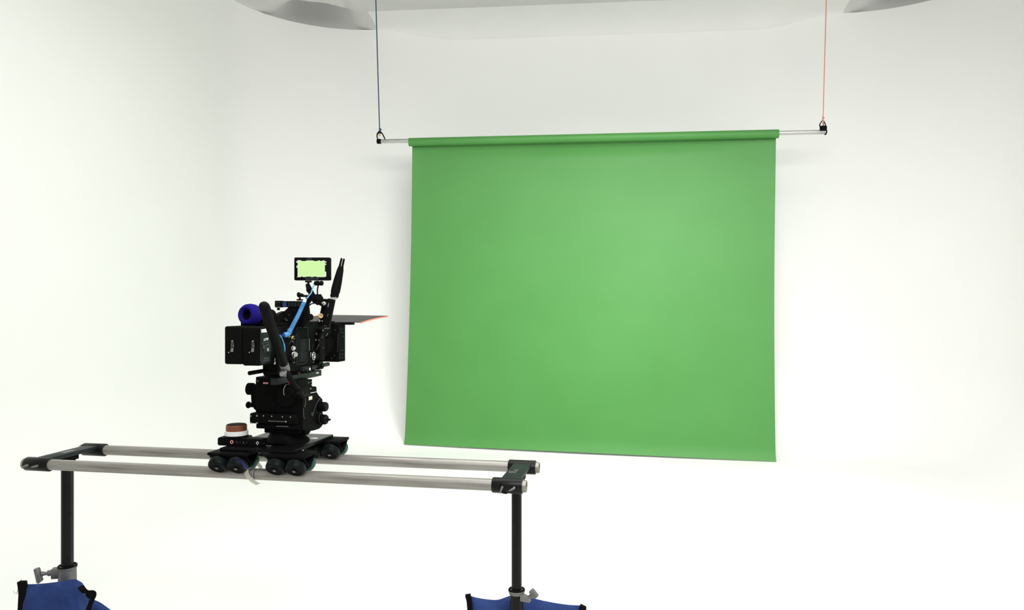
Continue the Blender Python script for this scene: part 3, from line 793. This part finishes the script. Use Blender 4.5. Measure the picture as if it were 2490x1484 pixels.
# stepped top deck and lower belly
b.bx(-.025, CU-.012, CB0+.02, CB1-.02, ztop-.004, ztop+.014, .004)
b.bx(.052, CU-.004, -.204, .08, zbot-.016, zbot+.004, .004)
b.bx(.03, CU-.015, -.16, -.02, zbot-.04, zbot-.01, .005)
body = t.part('body', b, 'black')
# vent on the right side
va = qu(722, 800, CU); vb = qu(750, 886, CU)
fr = [qu(721.5, 797, CU), qu(722, 887.5, CU), qu(741, 884.5, CU), qu(748, 876, CU), qu(748, 796, CU)]
b = MB(); b.tube(fr+[fr[0]], .0022, 6); b.tube([qu(727, 802, CU), qu(727, 880, CU), qu(742, 878.5, CU)], .0016, 6)
t.sub('vent_frame', b, body, 'slate')
b = MB()
for k in range(17):
    y = 826+k*3.1; b.tube([qu(729.5, y+.8, CU+.0008), qu(745, y, CU+.0008)], .0016, 6)
t.sub('vent_slats', b, body, 'slate')
def port(x, y, r, L, m, name='connector', d=0.0, lab=None):
    p = qu(x, y, CU); bb = MB()
    bb.lathe([(r, 0), (r, L*.5), (r*.82, L*.55), (r*.82, L), (r*.5, L)], p, V((1, -.35-d, .0)), 20)
    t.sub(name, bb, body, m, lab)
port(710, 847, .0090, .012, 'steel', lab='bright connector'); port(712, 862, .0105, .022, 'steel', d=.3, lab='bright connector'); port(709, 835, .0085, .012, 'gloss')
port(706, 876, .0100, .020, 'gloss', d=.2); port(711, 822, .0080, .006, 'yellow', 'port_cap', lab='pale yellow port cap')
b = MB(); b.tube(loop(qu(709, 834, CU+.012), VX, WX, .010, .008, 14, .4, 2.6), .0016, 6); b.tube(loop(qu(713, 877, CU+.01), VX, WX, .011, .011, 14, -1.2, 1.4), .0016, 6)
b.tube([qu(702, 821.5, CU+.004), qu(706, 818, CU+.004)], .0016, 6); t.sub('bright_rim', b, body, 'steel', 'bright metal rim', split=True)
# bits on the right side in front of the vent
b = MB(); b.tube([qu(752, 824, CU+.003), qu(752.5, 853, CU+.003)], .0009, 6); b.box(qu(755.5, 863, CU+.004), (.003, .007, .018), .001); t.sub('side_trim', b, body, 'steel', 'bright trim', split=True)
# white tag beside the battery
b = MB(); b.box(qu(668.5, 879, CU+.008), (.002, .010, .022), .0005); b.box(qu(665.5, 852, CU+.008), (.002, .008, .010), .001); b.box(qu(664.5, 846, CU+.008), (.002, .004, .004), .001); t.sub('white_tag', b, body, 'white', 'small white tag', split=True)
# top handle and accessory bar
b = MB()
hy = -.06
ha = q(688, 760, hy); hb = q(727, 738, hy)
b.prism([q(x, y, hy) for x, y in ((682, 795), (684, 772), (690, 758), (697, 752), (703, 745), (742, 744), (744, 760), (742, 795))], VX*.035)
b.prism([q(x, y, hy-.03) for x, y in ((660, 795), (663, 775), (672, 768), (672, 762), (684, 757), (702, 757), (706, 770), (716, 795))], VX*.05)
b.cyl(q(748, 771, hy), q(756, 771.5, hy-.012), .0125, ch=.002)
b.cyl(q(738, 771, hy), q(750, 771, hy), .009)
top = t.part('top_handle', b, 'black')
b = MB(); a_ = q(669, 732.5, hy-.004); c_ = q(744, 747.5, hy-.004); b.bx(a_.x, c_.x, hy-.004, hy+.016, c_.z, a_.z, .0012); bar = t.part('accessory_bar', b, 'black')
a_ = q(669, 731.5, hy-.006); c_ = q(682, 748, hy-.006)
b = MB(); b.bx(a_.x, c_.x, hy-.010, hy+.020, c_.z, a_.z, .002); p = q(677, 751, hy-.006); b.cyl(p+WX*.004, p-WX*.006, .0055, n=16)
t.sub('bar_clamp', b, bar, 'gloss')
b = MB()
for xx, yy in ((673, 736.5), (679, 736), (673.5, 744), (679.5, 745)): b.box(q(xx, yy, hy-.0105), (.0035, .001, .0022), .0004)
t.sub('clamp_screw', b, bar, 'dull', 'pale screw', split=True)
b = MB(); a_ = q(687.5, 735, hy-.0046); c_ = q(696.5, 746, hy-.0046); b.bx(a_.x, c_.x, hy-.0052, hy-.0038, c_.z, a_.z); t.sub('blue_label', b, bar, 'bag', 'blue label')
b = MB()
for k in range(5):
    a_ = q(701+k*7.5, 735.5, hy-.0046); c_ = q(705.5+k*7.5, 746, hy-.0046); b.bx(a_.x, c_.x, hy-.0050, hy-.0038, c_.z, a_.z)
t.sub('bar_tooth', b, bar, 'slate2', split=True)
b = MB()
for x0, y0, x1, y1 in ((674.5, 765, 687, 758), (679, 775, 685, 774.5), (667, 770, 671, 764), (690, 777, 696, 774)):
    b.tube([q(x0, y0, hy-.034), q(x1, y1, hy-.034)], .0010, 6)
for xx, yy, r_ in ((670, 770, .0018), (702, 766, .0018), (697, 779, .0028), (683, 775, .0020), (617, 0, 0)):
    if r_: b.ball(q(xx, yy, hy-.034), r_, 10)
t.sub('painted_highlight', b, top, 'dull', 'painted bright highlight', split=True)  # highlights on the black handle, put in as pale lines and dots
# front-upper bracket that carries the arm and the transmitter
b = MB(); b.prism([qu(x, y, .095) for x, y in ((745, 800), (748, 782), (800, 782), (806, 792), (806, 812), (762, 830), (745, 825))], UX*-.05)
b.bx(.03, .10, .10, .20, qu(790, 812, .1).z, qu(790, 795, .1).z, .003)
fb = t.part('front_bracket', b, 'black')
b = MB(); b.box(qu(791, 788, .099), (.004, .020, .007), .001); b.box(qu(799, 786, .099), (.006, .013, .009), .002); b.box(qu(795, 792, .0975), (.003, .05, .004), .001); b.tube([qu(787, 797, .0975), qu(790, 801, .0975), qu(794, 797, .0975), qu(797, 801, .0975), qu(801, 797, .0975)], .0013, 6); t.sub('rail_tooth', b, fb, 'dull', 'grey rail tooth', split=True)
b = MB(); b.box(qu(783, 804, .099), (.004, .024, .005), .001); b.box(qu(770, 811, .099), (.003, .008, .010), .001); t.sub('bright_screw', b, fb, 'steel', 'bright screw', split=True)
# dovetail plate and rods below
b = MB()
du = .096
dl = [qu(676, 921, du), qu(676, 937, du), qu(782, 914, du), qu(781, 903, du)]
zt_ = dl[0].z; 
b.bx(.066, du, qu(676, 921, du).y, qu(782, 908, du).y, qu(730, 925, du).z, qu(730, 910, du).z, .0015)
dv = t.part('dovetail_plate', b, 'slate')
b = MB(); b.bx(.035, .0655, qu(676, 921, du).y+.055, qu(782, 908, du).y-.02, qu(730, 925, du).z+.001, qu(730, 910, du).z-.001, .001); t.part('base_slab', b, 'black')
b = MB(); p = qu(772, 907, du); b.box(p, (.0012, .024, .005), .0005); t.sub('white_mark', b, dv, 'white', 'white mark')
b = MB(); p = qu(727, 908, du+.002); b.ring(p, p+UX*.002, .004, .0022, 14); t.sub('red_ring', b, dv, 'red', 'red ring')
b = MB(); b.bx(.030, du-.006, -.13, .13, qu(730, 911, du).z, zbot-.004, .003); b.cyl(q(652, 906, -.14), q(652, 906, -.09), .018, ch=.003); t.part('riser_plate', b, 'black')
r0 = q(606, 908, -.30); r1 = V((r0.x, .02, r0.z))
b = MB(); b.lathe([(.005, 0), (.0075, .002), (.0075, .32), (.006, .322)], r0, VX, 20); t.part('support_rod', b, 'rubber')
r0 = qu(797, 886, .098); b = MB(); b.cyl(V((.098, r0.y-.24, r0.z)), V((.098, r0.y+.004, r0.z)), .0085, ch=.0015); t.part('support_rod', b, 'slate')
b = MB(); b.bx(.07, .112, r0.y-.11, r0.y-.07, r0.z-.014, r0.z+.02, .004); b.cyl(V((.112, r0.y-.09, r0.z)), V((.120, r0.y-.09, r0.z)), .010, ch=.002); t.part('rod_clamp', b, 'gloss')
# lower cable loop and lever
b = MB(); b.tube(spline([qu(727, 899, .11), qu(735, 897, .115), qu(744, 900, .12), qu(750, 908, .12), qu(755, 907, .118), qu(758, 895, .112), qu(757, 888, .108)], 6), .0030, 8); t.part('cable_loop', b, 'gloss')
b = MB(); b.box(qu(753.5, 898, .121), (.003, .008, .011), .001); t.part('cable_tag', b, 'white', 'white tag')

# ------------------------------------------------------------------ lens with focus ring and motor
t = Thing('cinema_lens', 'black cinema lens with geared rings between camera body and matte box', 'lens', (.035, CB1, .47))
lz = qu(780, 838, .035).z
b = MB(); b.lathe([(.036, 0), (.036, .02), (.046, .024), (.046, .060), (.049, .062), (.049, .078), (.046, .080), (.046, .130), (.050, .132), (.050, .150), (.055, .155), (.055, .215)], V((.035, CB1-.002, lz)), VX, 56); t.part('barrel', b, 'black')
for vv in (CB1+.062, CB1+.135):
    b = MB(); n = 90; pts = []
    for k in range(n*2):
        g = 2*PI*k/(n*2); r_ = .0520 if k % 2 else .0500
        pts.append(V((.035+r_*math.cos(g), vv, lz+r_*math.sin(g))))
    b.prism(pts, VX*.011); t.part('focus_ring', b, 'rubber')
t = Thing('focus_motor', 'black focus motor with bright ring clipped beside the lens', 'focus motor', (.11, .15, lz))
b = MB(); b.bx(.093, .120, .115, .165, lz-.055, lz+.055, .004); b.cyl(qu(763, 867, .118), qu(763, 867, .118)+UX*.016, .012, ch=.001)
b.cyl(V((.106, .140, lz+.05)), V((.106, .140, lz+.075)), .012, ch=.002); t.part('housing', b, 'black')
b = MB(); p = qu(763, 866, .135); b.tube(loop(p, VX, WX, .0125, .0150, 28), .0015, 8); b.tube(loop(p, VX, WX, .006, .0075, 20), .0010, 8); t.part('bright_ring', b, 'steel', 'bright metal ring')
b = MB(); b.tube(spline([qu(785, 812, .124), qu(779, 826, .126), qu(775, 840, .126), qu(768, 853, .128)], 6), .0024, 8); t.part('motor_cable', b, 'gloss')
b = MB(); b.tube(spline([qu(761, 838, .124), qu(759, 848, .127), qu(762, 858, .13)], 6), .0022, 8); t.part('motor_cable', b, 'gloss')
b = MB()
for x0, y0, x1, y1, r_ in ((767, 829, 769, 825, .0016), (774.5, 828, 777, 826.5, .0010), (784, 823, 785, 819, .0010), (793, 818, 797, 811, .0012), (761, 884, 763, 880, .0009), (763, 878, 764, 873, .0009), (775, 838, 774, 842, .0009), (768, 812, 771, 814, .0014)):
    b.tube([qu(x0, y0, .128), qu(x1, y1, .128)], r_, 6)
b.ball(qu(786, 846, .124), .0020, 10); t.part('highlight_speck', b, 'dull', 'painted grey highlight', split=True)  # small highlights put in as pale grey specks

# ------------------------------------------------------------------ matte box with raised top flag
mu0, mu1 = -.048, .113; mv0, mv1 = .315, .385
mz0 = qu(820, 881.5, mu1).z; mz1 = qu(820, 787, mu1).z
t = Thing('matte_box', 'black square matte box on the lens with a raised top flag', 'matte box', (.035, mv0, mz0))
b = MB(); b.bx(mu0, mu1, mv0, mv0+.02, mz0, mz1, .004)
wl = .010
b.bx(mu0, mu0+wl, mv0+.01, mv1, mz0, mz1, .003); b.bx(mu1-wl, mu1, mv0+.01, mv1, mz0, mz1, .003)
b.bx(mu0, mu1, mv0+.01, mv1, mz0, mz0+wl, .003); b.bx(mu0, mu1, mv0+.01, mv1, mz1-wl, mz1, .003)
b.cyl(V((.035, mv0-.03, lz)), V((.035, mv0+.004, lz)), .058, ch=.003, n=48)
b.bx(.02, .09, mv0-.035, mv0+.01, mz1-.006, mz1+.010, .003)
box = t.part('housing', b, 'black')
b = MB(); b.tube([qu(821.5, 812, mu1+.0006), qu(820.5, 857, mu1+.0006)], .0013, 6); t.sub('slot', b, box, 'slate')
b = MB()
for xx, yy in ((834, 800.5), (834, 809), (835, 818), (832, 862), (833, 870.5), (814.5, 803), (813, 865), (829, 800), (829, 808), (830, 852), (835, 852), (827, 862), (827, 870), (806, 872)):
    p = qu(xx, yy, mu1+.0006); b.box(p, (.0012, .004, .0026), .0004)
t.sub('screw', b, box, 'dull', 'grey screw', split=True)
hz = q(878, 783, mv1-.01)
near_r = q(876, 783.3, mv1); near_l = V((-.115, mv1, near_r.z)); far_r = q(943, 768, .66); far_l = V((-.115, .66, far_r.z+.004))
b = MB(); b.use('flag'); N = 10; vs = []; fs = []
for i in range(N+1):
    f = i/N
    for j in range(N+1):
        s = j/N
        p = near_l.lerp(near_r, s).lerp(far_l.lerp(far_r, s), f); p.z += .006*math.sin(PI*f)*(1-.4*s); vs.append(p)
vs += [p-WX*.003 for p in vs]; NN = (N+1)**2
for i in range(N):
    for j in range(N):
        a = i*(N+1)+j; fs.append([a, a+1, a+N+2, a+N+1]); fs.append([NN+a, NN+a+N+1, NN+a+N+2, NN+a+1])
for i in range(N):
    for (a, c) in ((i, i+1), (N*(N+1)+i, N*(N+1)+i+1), (i*(N+1), (i+1)*(N+1)), (i*(N+1)+N, (i+1)*(N+1)+N)):
        fs.append([a, c, NN+c, NN+a])
b._add(vs, fs); flg = t.part('top_flag', b, None, 'dark grey raised flag')
b = MB(); L_ = []
for i in range(N+1): L_.append(near_l.lerp(near_r, 1).lerp(far_l.lerp(far_r, 1), i/N)+WX*(.006*math.sin(PI*i/N)*.6-.004)+UX*.0005)
b.strip(L_, (.003, 0, 0), (0, 0, .0055)); t.sub('edge_tape', b, flg, 'orange', 'coral coloured edge')
b = MB(); b.bx(.03, .155, mv1-.03, mv1+.004, near_r.z-.012, near_r.z-.002, .002); b.tube([V((.12, mv1-.02, near_r.z-.008)), q(826, 787, mv1), q(812, 789, mv1)], .004, 8); b.tube([q(812, 790, mv1-.02), q(806, 797, mv1-.03)], .003, 8); t.part('flag_hinge', b, 'black')

# ------------------------------------------------------------------ batteries
def battery(u0, u1, v0, v1, ya, yb, label, lx, side):
    za = q(600, ya, v0).z; zb = q(600, yb, v0).z
    t = Thing('battery', label, 'battery', ((u0+u1)/2, v1, zb), group='camera batteries')
    b = MB(); b.box(((u0+u1)/2, (v0+v1)/2, (za+zb)/2), (u1-u0, v1-v0, za-zb), .007, seg=3)
    bd_ = t.part('case', b, 'black')
    b = MB(); yl = [(847, 853), (838, 845.5), (830, 836.5), (826, 829)]
    c_ = q(lx, 841, v0-.0004)
    b.prism([q(lx-4.0, 856, v0-.0005), q(lx-1.5, 846, v0-.0005), q(lx+3.5, 846, v0-.0005), q(lx+3.5, 856, v0-.0005)], VX*-.0005)
    b.tube([q(lx-2, 844, v0-.0006), q(lx+1.5, 841, v0-.0006), q(lx-2, 838, v0-.0006)], .0016, 6)
    b.tube([q(lx-2, 835.5, v0-.0006), q(lx+3.5, 835.5, v0-.0006), q(lx+3.5, 845, v0-.0006)], .0012, 6)
    b.prism([q(lx-1.5, 833, v0-.0005), q(lx-1.5, 828, v0-.0005), q(lx+3.2, 828, v0-.0005), q(lx+3.2, 833, v0-.0005)], VX*-.0005)
    t.sub('rear_print', b, bd_, 'mark', 'grey print on the rear')
    b = MB()
    p = q(lx-8, 857.5, v0-.0005); b.ball(p, .0016, 10); t.sub('charge_light', b, bd_, 'white', 'tiny pale light')
    return t, bd_
bv0, bv1 = -.345, -.238
a0 = q(545, 840, bv0).x; a1 = q(589, 840, bv0).x; b1 = q(632, 840, bv0).x
tA, cA = battery(a0, a1-.001, bv0, bv1, 794, 887, 'black camera battery, outer one with bare left edge', 564, False)
tB, cB = battery(a1+.001, b1, bv0-.002, bv1, 795.5, 890, 'black camera battery with white labels and number 90 on its right side', 614, True)
su_ = b1
b = MB(); b.prism([qu(x, y, su_+.0006) for x, y in ((632.5, 800), (632, 878), (636, 886), (657, 880), (659, 850), (656, 800))], UX*.0012); sp_ = tB.part('side_panel', b, 'slate2', 'dark green grey side panel')
b = MB(); b.prism([qu(x, y, su_+.0020) for x, y in ((634.5, 801.5), (635.5, 809.5), (651, 808), (648.5, 799))], UX*.0004)
b.prism([qu(x, y, su_+.0020) for x, y in ((641.5, 824), (641, 829.5), (651.5, 827), (652, 821.5))], UX*.0004); tB.sub('white_label', b, sp_, 'white', 'white label', split=True)
b = MB(); 
for k, (x0, x1) in enumerate(((643, 645), (645.5, 647.5), (648, 649.5))): b.prism([qu(x, y, su_+.0026) for x, y in ((x0, 825), (x0, 827), (x1, 826.6), (x1, 824.6))], UX*.0003)
tB.sub('label_print', b, sp_, 'dull', split=True)
b = MB()
b.tube([qu(x, y, su_+.0022) for x, y in ((638, 834.5), (652, 833), (651, 838), (648, 840), (641, 840.5), (638, 834.5))], .0009, 6)
b.tube(loop(qu(651.5, 842.5, su_+.0022), VX, WX, .011, .0055, 20), .0010, 6)
b.tube([qu(644, 841, su_+.0022), qu(644, 857, su_+.0022)], .0007, 6)
b.tube([qu(641, 871, su_+.0022), qu(653, 869, su_+.0022), qu(653, 876, su_+.0022), qu(641, 878, su_+.0022)], .0007, 6)
b.box(qu(643.5, 873.5, su_+.0024), (.0006, .006, .002)); b.box(qu(648, 873, su_+.0024), (.0006, .011, .0022)); b.box(qu(641.5, 845, su_+.0024), (.0006, .007, .007))
tB.sub('printed_outline', b, sp_, 'dull', 'pale printed outline', split=True)
b = MB(); b.text('90', .0165, qu(651.5, 851.5, su_+.0026), VX, WX, .0004); tB.sub('number_print', b, sp_, 'white', 'white number 90')
# battery plate between batteries and camera
t = Thing('battery_plate', 'black double battery plate on the back of the camera body', 'battery plate', (0, bv1+.016, .45))
b = MB(); b.bx(a0+.01, b1+.004, bv1+.001, CB0-.001, q(600, 880, bv1).z, q(600, 797, bv1).z, .004); t.part('plate', b, 'black')

# ------------------------------------------------------------------ viewfinder with blue eyecup
ec = q(606, 766, -.235)
ax = (V((-.16, -.985, .06))).normalized()             # the eyecup looks back at the operator
t = Thing('viewfinder', 'camera viewfinder with royal blue eyecup above the batteries', 'viewfinder', ec-ax*.05-WX*.04)
b = MB(); R_ = .036
prof = [(.0185, -.010), (.0180, .006), (.0195, .016), (.0255, .0235), (.033, .020), (.0385, .010), (.0405, -.004), (.0395, -.020), (.034, -.032), (.026, -.036)]
b.lathe(prof, ec, ax, 48, False, False); o = t.part('eyecup', b, 'blue', 'royal blue soft eyecup', smooth=80)
b = MB(); b.lathe([(.0185, -.018), (.0180, .0135), (.0168, .0140), (.0160, -.016)], ec, ax, 36, True, False); t.part('eyepiece', b, 'black')
b = MB(); b.lathe([(.0168, -.010), (.010, -.008), (.003, -.0075)], ec, ax, 28, True, True); t.part('eyepiece_glass', b, 'glass', 'dark glass eyepiece')
b = MB(); b.lathe([(.030, -.030), (.0335, -.034), (.0335, -.052), (.026, -.056), (.024, -.080), (.027, -.085), (.027, -.12)], ec, ax, 36); t.part('tube', b, 'black')
b = MB(); b.tube(loop(ec-ax*.052, ax.cross(WX).normalized(), ax.cross(ax.cross(WX)).normalized(), .0330, .0330, 30), .0018, 6); t.part('bright_rim', b, 'dull', 'grey rim')
b = MB(); b.box(ec-ax*.115+V((.012, 0, -.014)), (.07, .05, .04), .006); t.part('housing', b, 'black')
b = MB(); b.box(ec+V((-.030, .02, -.030)), (.016, .03, .045), .004); t.part('cup_bracket', b, 'black')

# ------------------------------------------------------------------ on-camera monitor and its arm
mc = q(758.5, 654, .02); mrot = math.radians(14)     # turned to the operator's right
t = Thing('monitor', 'small on-camera monitor with a glowing lime green picture', 'monitor', V((mc.x, mc.y, q(758, 682, .02).z)))
MR = Matrix.Rotation(mrot+math.radians(-2), 3, 'Z')
def ml(x, y, z): return mc + MR @ V((x, y, z))
ppm = FOC/(RIG @ mc).y
W2, H2, DP = 43.5/ppm, 28.0/ppm, .030
b = MB(); b.box(ml(0, DP/2, 0), (W2*2, DP, H2*2), .005, MR, 3); ca = t.part('case', b, 'black')
def face(x0, y0, x1, y1, d, lift=0.0):
    """rectangle on the front, px offsets from the centre"""
    return [ml(x0/ppm, -d, -y1/ppm), ml(x1/ppm, -d, -y1/ppm), ml(x1/ppm, -d, -y0/ppm), ml(x0/ppm, -d, -y0/ppm)]
nrm = MR @ V((0, -.0004, 0))
b = MB(); b.prism(face(-34.5, -19, 31.5, 19, .0006), nrm); t.sub('picture', b, ca, 'screen', 'glowing lime green picture')
b = MB()
for x0, y0, x1, y1 in ((-37.5, -18.5, -35, -15), (-37, -7.5, -35, -2.5), (31.8, -18, 35, -15.5), (32, -13, 34.5, -9.5), (31.8, 7, 34.5, 19), (-35, -20.8, -26, -19.2), (-14, -20.2, 4, -19.2), (14, -20.2, 20, -19.2), (25, -20.2, 31, -19.2), (-36, 19.2, -27, 20.2), (-22, 19.2, -14, 20), (-2, 19.2, 3, 20), (12, 19.2, 31, 20)):
    b.prism(face(x0, y0, x1, y1, .0006), nrm)
t.sub('screen_marking', b, ca, 'screenw', 'white readout beside the picture', split=True)
b = MB(); b.prism(face(-12, -26.5, 0, -22, .0006), nrm); b.prism(face(-16, 21.5, 17, 26.5, .0006), nrm); t.sub('bezel_button', b, ca, 'slate', 'dark grey button', split=True)
b = MB()
for k in range(5): b.box(ml(W2+.0002, DP*.55, H2*(.55-.28*k)), (.0012, .010, .006), .0005, MR)
t.sub('side_socket', b, ca, 'slate', split=True)
t = Thing('articulated_bracket', 'black articulated bracket with knobs carrying the small monitor', 'bracket', q(775, 735, .02))
b = MB()
am = .034
b.cyl(q(750, 683, am), q(750, 687, am), .013, ch=.001); b.cyl(q(750, 686, am), q(750, 694, am), .0042, n=14)
b.ball(q(749.5, 696, am), .009, 16)
b.tube([q(749, 695, am), q(752, 705, am), q(760, 717, am), q(768, 727, am)], [.009, .0125, .0095, .012], 14)
t.part('upper_link', b, 'black')
b = MB(); b.box(q(746, 694, am-.012), (.008, .008, .013), .003); b.tube([q(747, 695, am-.01), q(751, 704, am-.01)], [.005, .010], 10); t.part('ball_clamp', b, 'rubber')
b = MB(); b.ball(q(772, 728, am), .0215, 20, (1.1, .9, .95)); b.cyl(q(768, 735, am), q(784, 729, am), .014, ch=.003); b.cyl(q(776, 716, am), q(777, 726, am), .0095, ch=.003); b.cyl(q(765, 728, am), q(787, 741, am), .012, .010, ch=.002)
t.part('elbow_clamp', b, 'black')
b = MB(); b.cyl(q(734, 720, am-.03), q(757, 720.5, am-.01), .0045, n=14); b.cyl(q(725, 717, am-.035), q(738, 719, am-.03), .0085, .0065, ch=.002); b.lathe([(.0085, 0), (.010, .002), (.010, .006), (.008, .008)], q(724, 717, am-.036), UX, 18)
b.cyl(q(729, 723, am-.03), q(729, 731, am-.03), .0040, n=12); b.box(q(729, 729.5, am-.03), (.022, .016, .006), .002); t.part('tilt_lever', b, 'rubber')
b = MB(); b.cyl(q(764, 691, am-.01), q(776, 690, am-.014), .006, .0075, ch=.001); b.lathe([(.008, 0), (.0095, .002), (.0095, .010), (.0075, .012)], q(778, 689, am-.014), UX, 18); b.cyl(q(772, 683, am), q(772, 690, am), .006, n=14); b.box(q(770, 686, am), (.018, .012, .006), .002); t.part('clamp_knob', b, 'rubber')
t = Thing('monitor_cable', 'short black cable hanging from the monitor down to its arm', 'cable', q(772, 716, .03))
b = MB(); b.tube(spline([q(776, 690, .03), q(774, 694, .03), q(772, 704, .03), q(772, 717, .03)], 6), .0028, 8); t.part('cable', b, 'rubber')

# ------------------------------------------------------------------ video transmitter with two antennas
tv = .06
t = Thing('video_transmitter', 'black wireless video transmitter box with two upright antennas', 'transmitter', q(795, 790, tv))
lean = math.radians(12.5)
TM = Matrix.Rotation(lean, 3, 'Y') @ Matrix.Rotation(math.radians(18), 3, 'Z')
c_ = q(799, 759.5, tv+.02)
b = MB(); b.box(c_, (.031, .052, .106), .004, TM); cs = t.part('case', b, 'black')
b = MB()
pf = c_ + TM @ V((0, -.0265, 0))
b.box(pf+TM @ V((-.004, 0, .030)), (.004, .001, .016), .0004, TM); b.box(pf+TM @ V((.002, 0, -.010)), (.0016, .001, .012), .0004, TM); t.sub('print', b, cs, 'dull')
b = MB(); b.box(q(785.5, 760, tv+.01), (.019, .030, .108), .003, TM); t.part('mounting_plate', b, 'black')
b = MB(); pk = q(786, 738, tv-.03); b.cyl(pk+V((-.008, 0, 0)), pk+V((.010, -.004, 0)), .0060, ch=.001); b.ring(pk+V((.000, -.001, 0)), pk+V((.004, -.002, 0)), .0078, .005); t.sub('socket', b, cs, 'steel', 'bright cable socket')
b = MB(); pk = q(777, 768, tv-.03); b.cyl(pk, pk+V((.009, -.008, 0)), .0085, ch=.002); b.ring(pk+V((.008, -.008, 0)), pk+V((.010, -.011, 0)), .0095, .006); t.sub('socket', b, cs, 'brass', 'brass coloured socket')
b = MB(); b.box(q(775, 780, tv-.03), (.012, .006, .010), .003); b.box(q(783, 781, tv-.03), (.004, .004, .005), .001); t.sub('lower_plug', b, cs, 'steel', 'bright plug', split=True)
for base, tip in (((809.0, 720), (830.8, 628)), ((817, 721), (836.6, 629.5))):
    p0 = q(*base, tv+.01+(.012 if base[0] > 812 else 0)); p1 = q(*tip, tv+.01+(.012 if base[0] > 812 else 0)); d = (p1-p0).normalized(); L = (p1-p0).length
    b = MB(); b.lathe([(.0100, -.004), (.0100, .010), (.0096, .013), (.0118, .014), (.0122, .034), (.0112, .060), (.0080, .105), (.0044, L-.03), (.0040, L-.004), (.0030, L), (.001, L+.001)], p0, d, 20); t.part('antenna', b, 'rubber')
b = MB(); b.cyl(q(808, 726, tv+.01), q(809.5, 720, tv+.01), .0085); b.cyl(q(815, 727.5, tv+.02), q(816, 722, tv+.02), .0085); t.part('antenna_base', b, 'steel', 'bright antenna collar', split=True)

# ------------------------------------------------------------------ cables
cv = -.135
t = Thing('coiled_cable', 'light blue coiled cable running down from the monitor arm beside the camera', 'cable', q(705, 806, cv))
path = spline([q(741, 733, cv+.04), q(735, 745, cv+.03), q(726, 765, cv+.015), q(716, 784, cv), q(706, 803, cv)], 8)
b = MB(); b.tube(coil(path, .0058, .0021, .0050), .0024, 6); b.tube(path, .0048, 8); t.part('coil', b, 'ltblue')
b = MB(); path = spline([q(705, 800, cv-.002), q(704, 808, cv-.005), q(699, 814, cv-.012), q(690, 815, cv-.03)], 8); b.tube(coil(path, .0075, .002, .0052), .0025, 6); b.tube(path, .0062, 8); t.part('coil', b, 'ltblue')
b = MB(); b.tube(spline([q(764, 692, cv+.09), q(760, 702, cv+.08), q(757, 712, cv+.06), q(750, 721, cv+.03), q(744, 729, cv)], 8), .0022, 8); b.tube(spline([q(680, 815, -.225), q(686, 824, -.225), q(690.5, 837, -.222), q(692.5, 848, -.220), q(691.5, 859, -.216)], 8), [.0018]*16+[.0026]*17, 8); t.part('lead', b, 'ltblue')
b = MB(); b.tube([q(691, 815, cv-.02), q(686, 817, -.19), q(680, 816, -.222)], .0052, 10); t.part('plug', b, 'bluefilm', 'dark blue plug')
b = MB(); b.tube([q(742, 728, cv), q(740, 734, cv)], .0062, 10); t.part('plug', b, 'white', 'pale plug')
cv2 = -.085
t = Thing('coiled_cable', 'black coiled cable hanging between the monitor arm and the camera', 'cable', q(738, 792, cv2))
path = spline([q(759, 718, cv2+.03), q(752, 727, cv2+.01), q(746, 737, cv2), q(742, 752, cv2), q(740, 770, cv2), q(738, 792, cv2)], 8)
b = MB(); b.tube(coil(path, .0105, .0021, .0068), .0026, 6); b.tube(path, .0060, 8); t.part('coil', b, 'black')
t = Thing('video_cable', 'thin black cable arching from the coiled cable to the transmitter', 'cable', q(750, 744, .0))
b = MB(); b.tube(spline([q(748, 747, -.06), q(756, 740, -.03), q(767, 737, .0), q(778, 737, .02), q(785, 738, .03)], 8), .0024, 8); t.part('cable', b, 'rubber')
t = Thing('video_cable', 'black cable crossing the camera side from battery to front bracket', 'cable', qu(704, 845, .12))
b = MB(); b.tube(spline([qu(746, 786, .112), qu(736, 795, .128), qu(722, 812, .130), qu(709, 830, .128), qu(700, 838, .122)], 8), .0028, 8); t.part('cable', b, 'gloss')
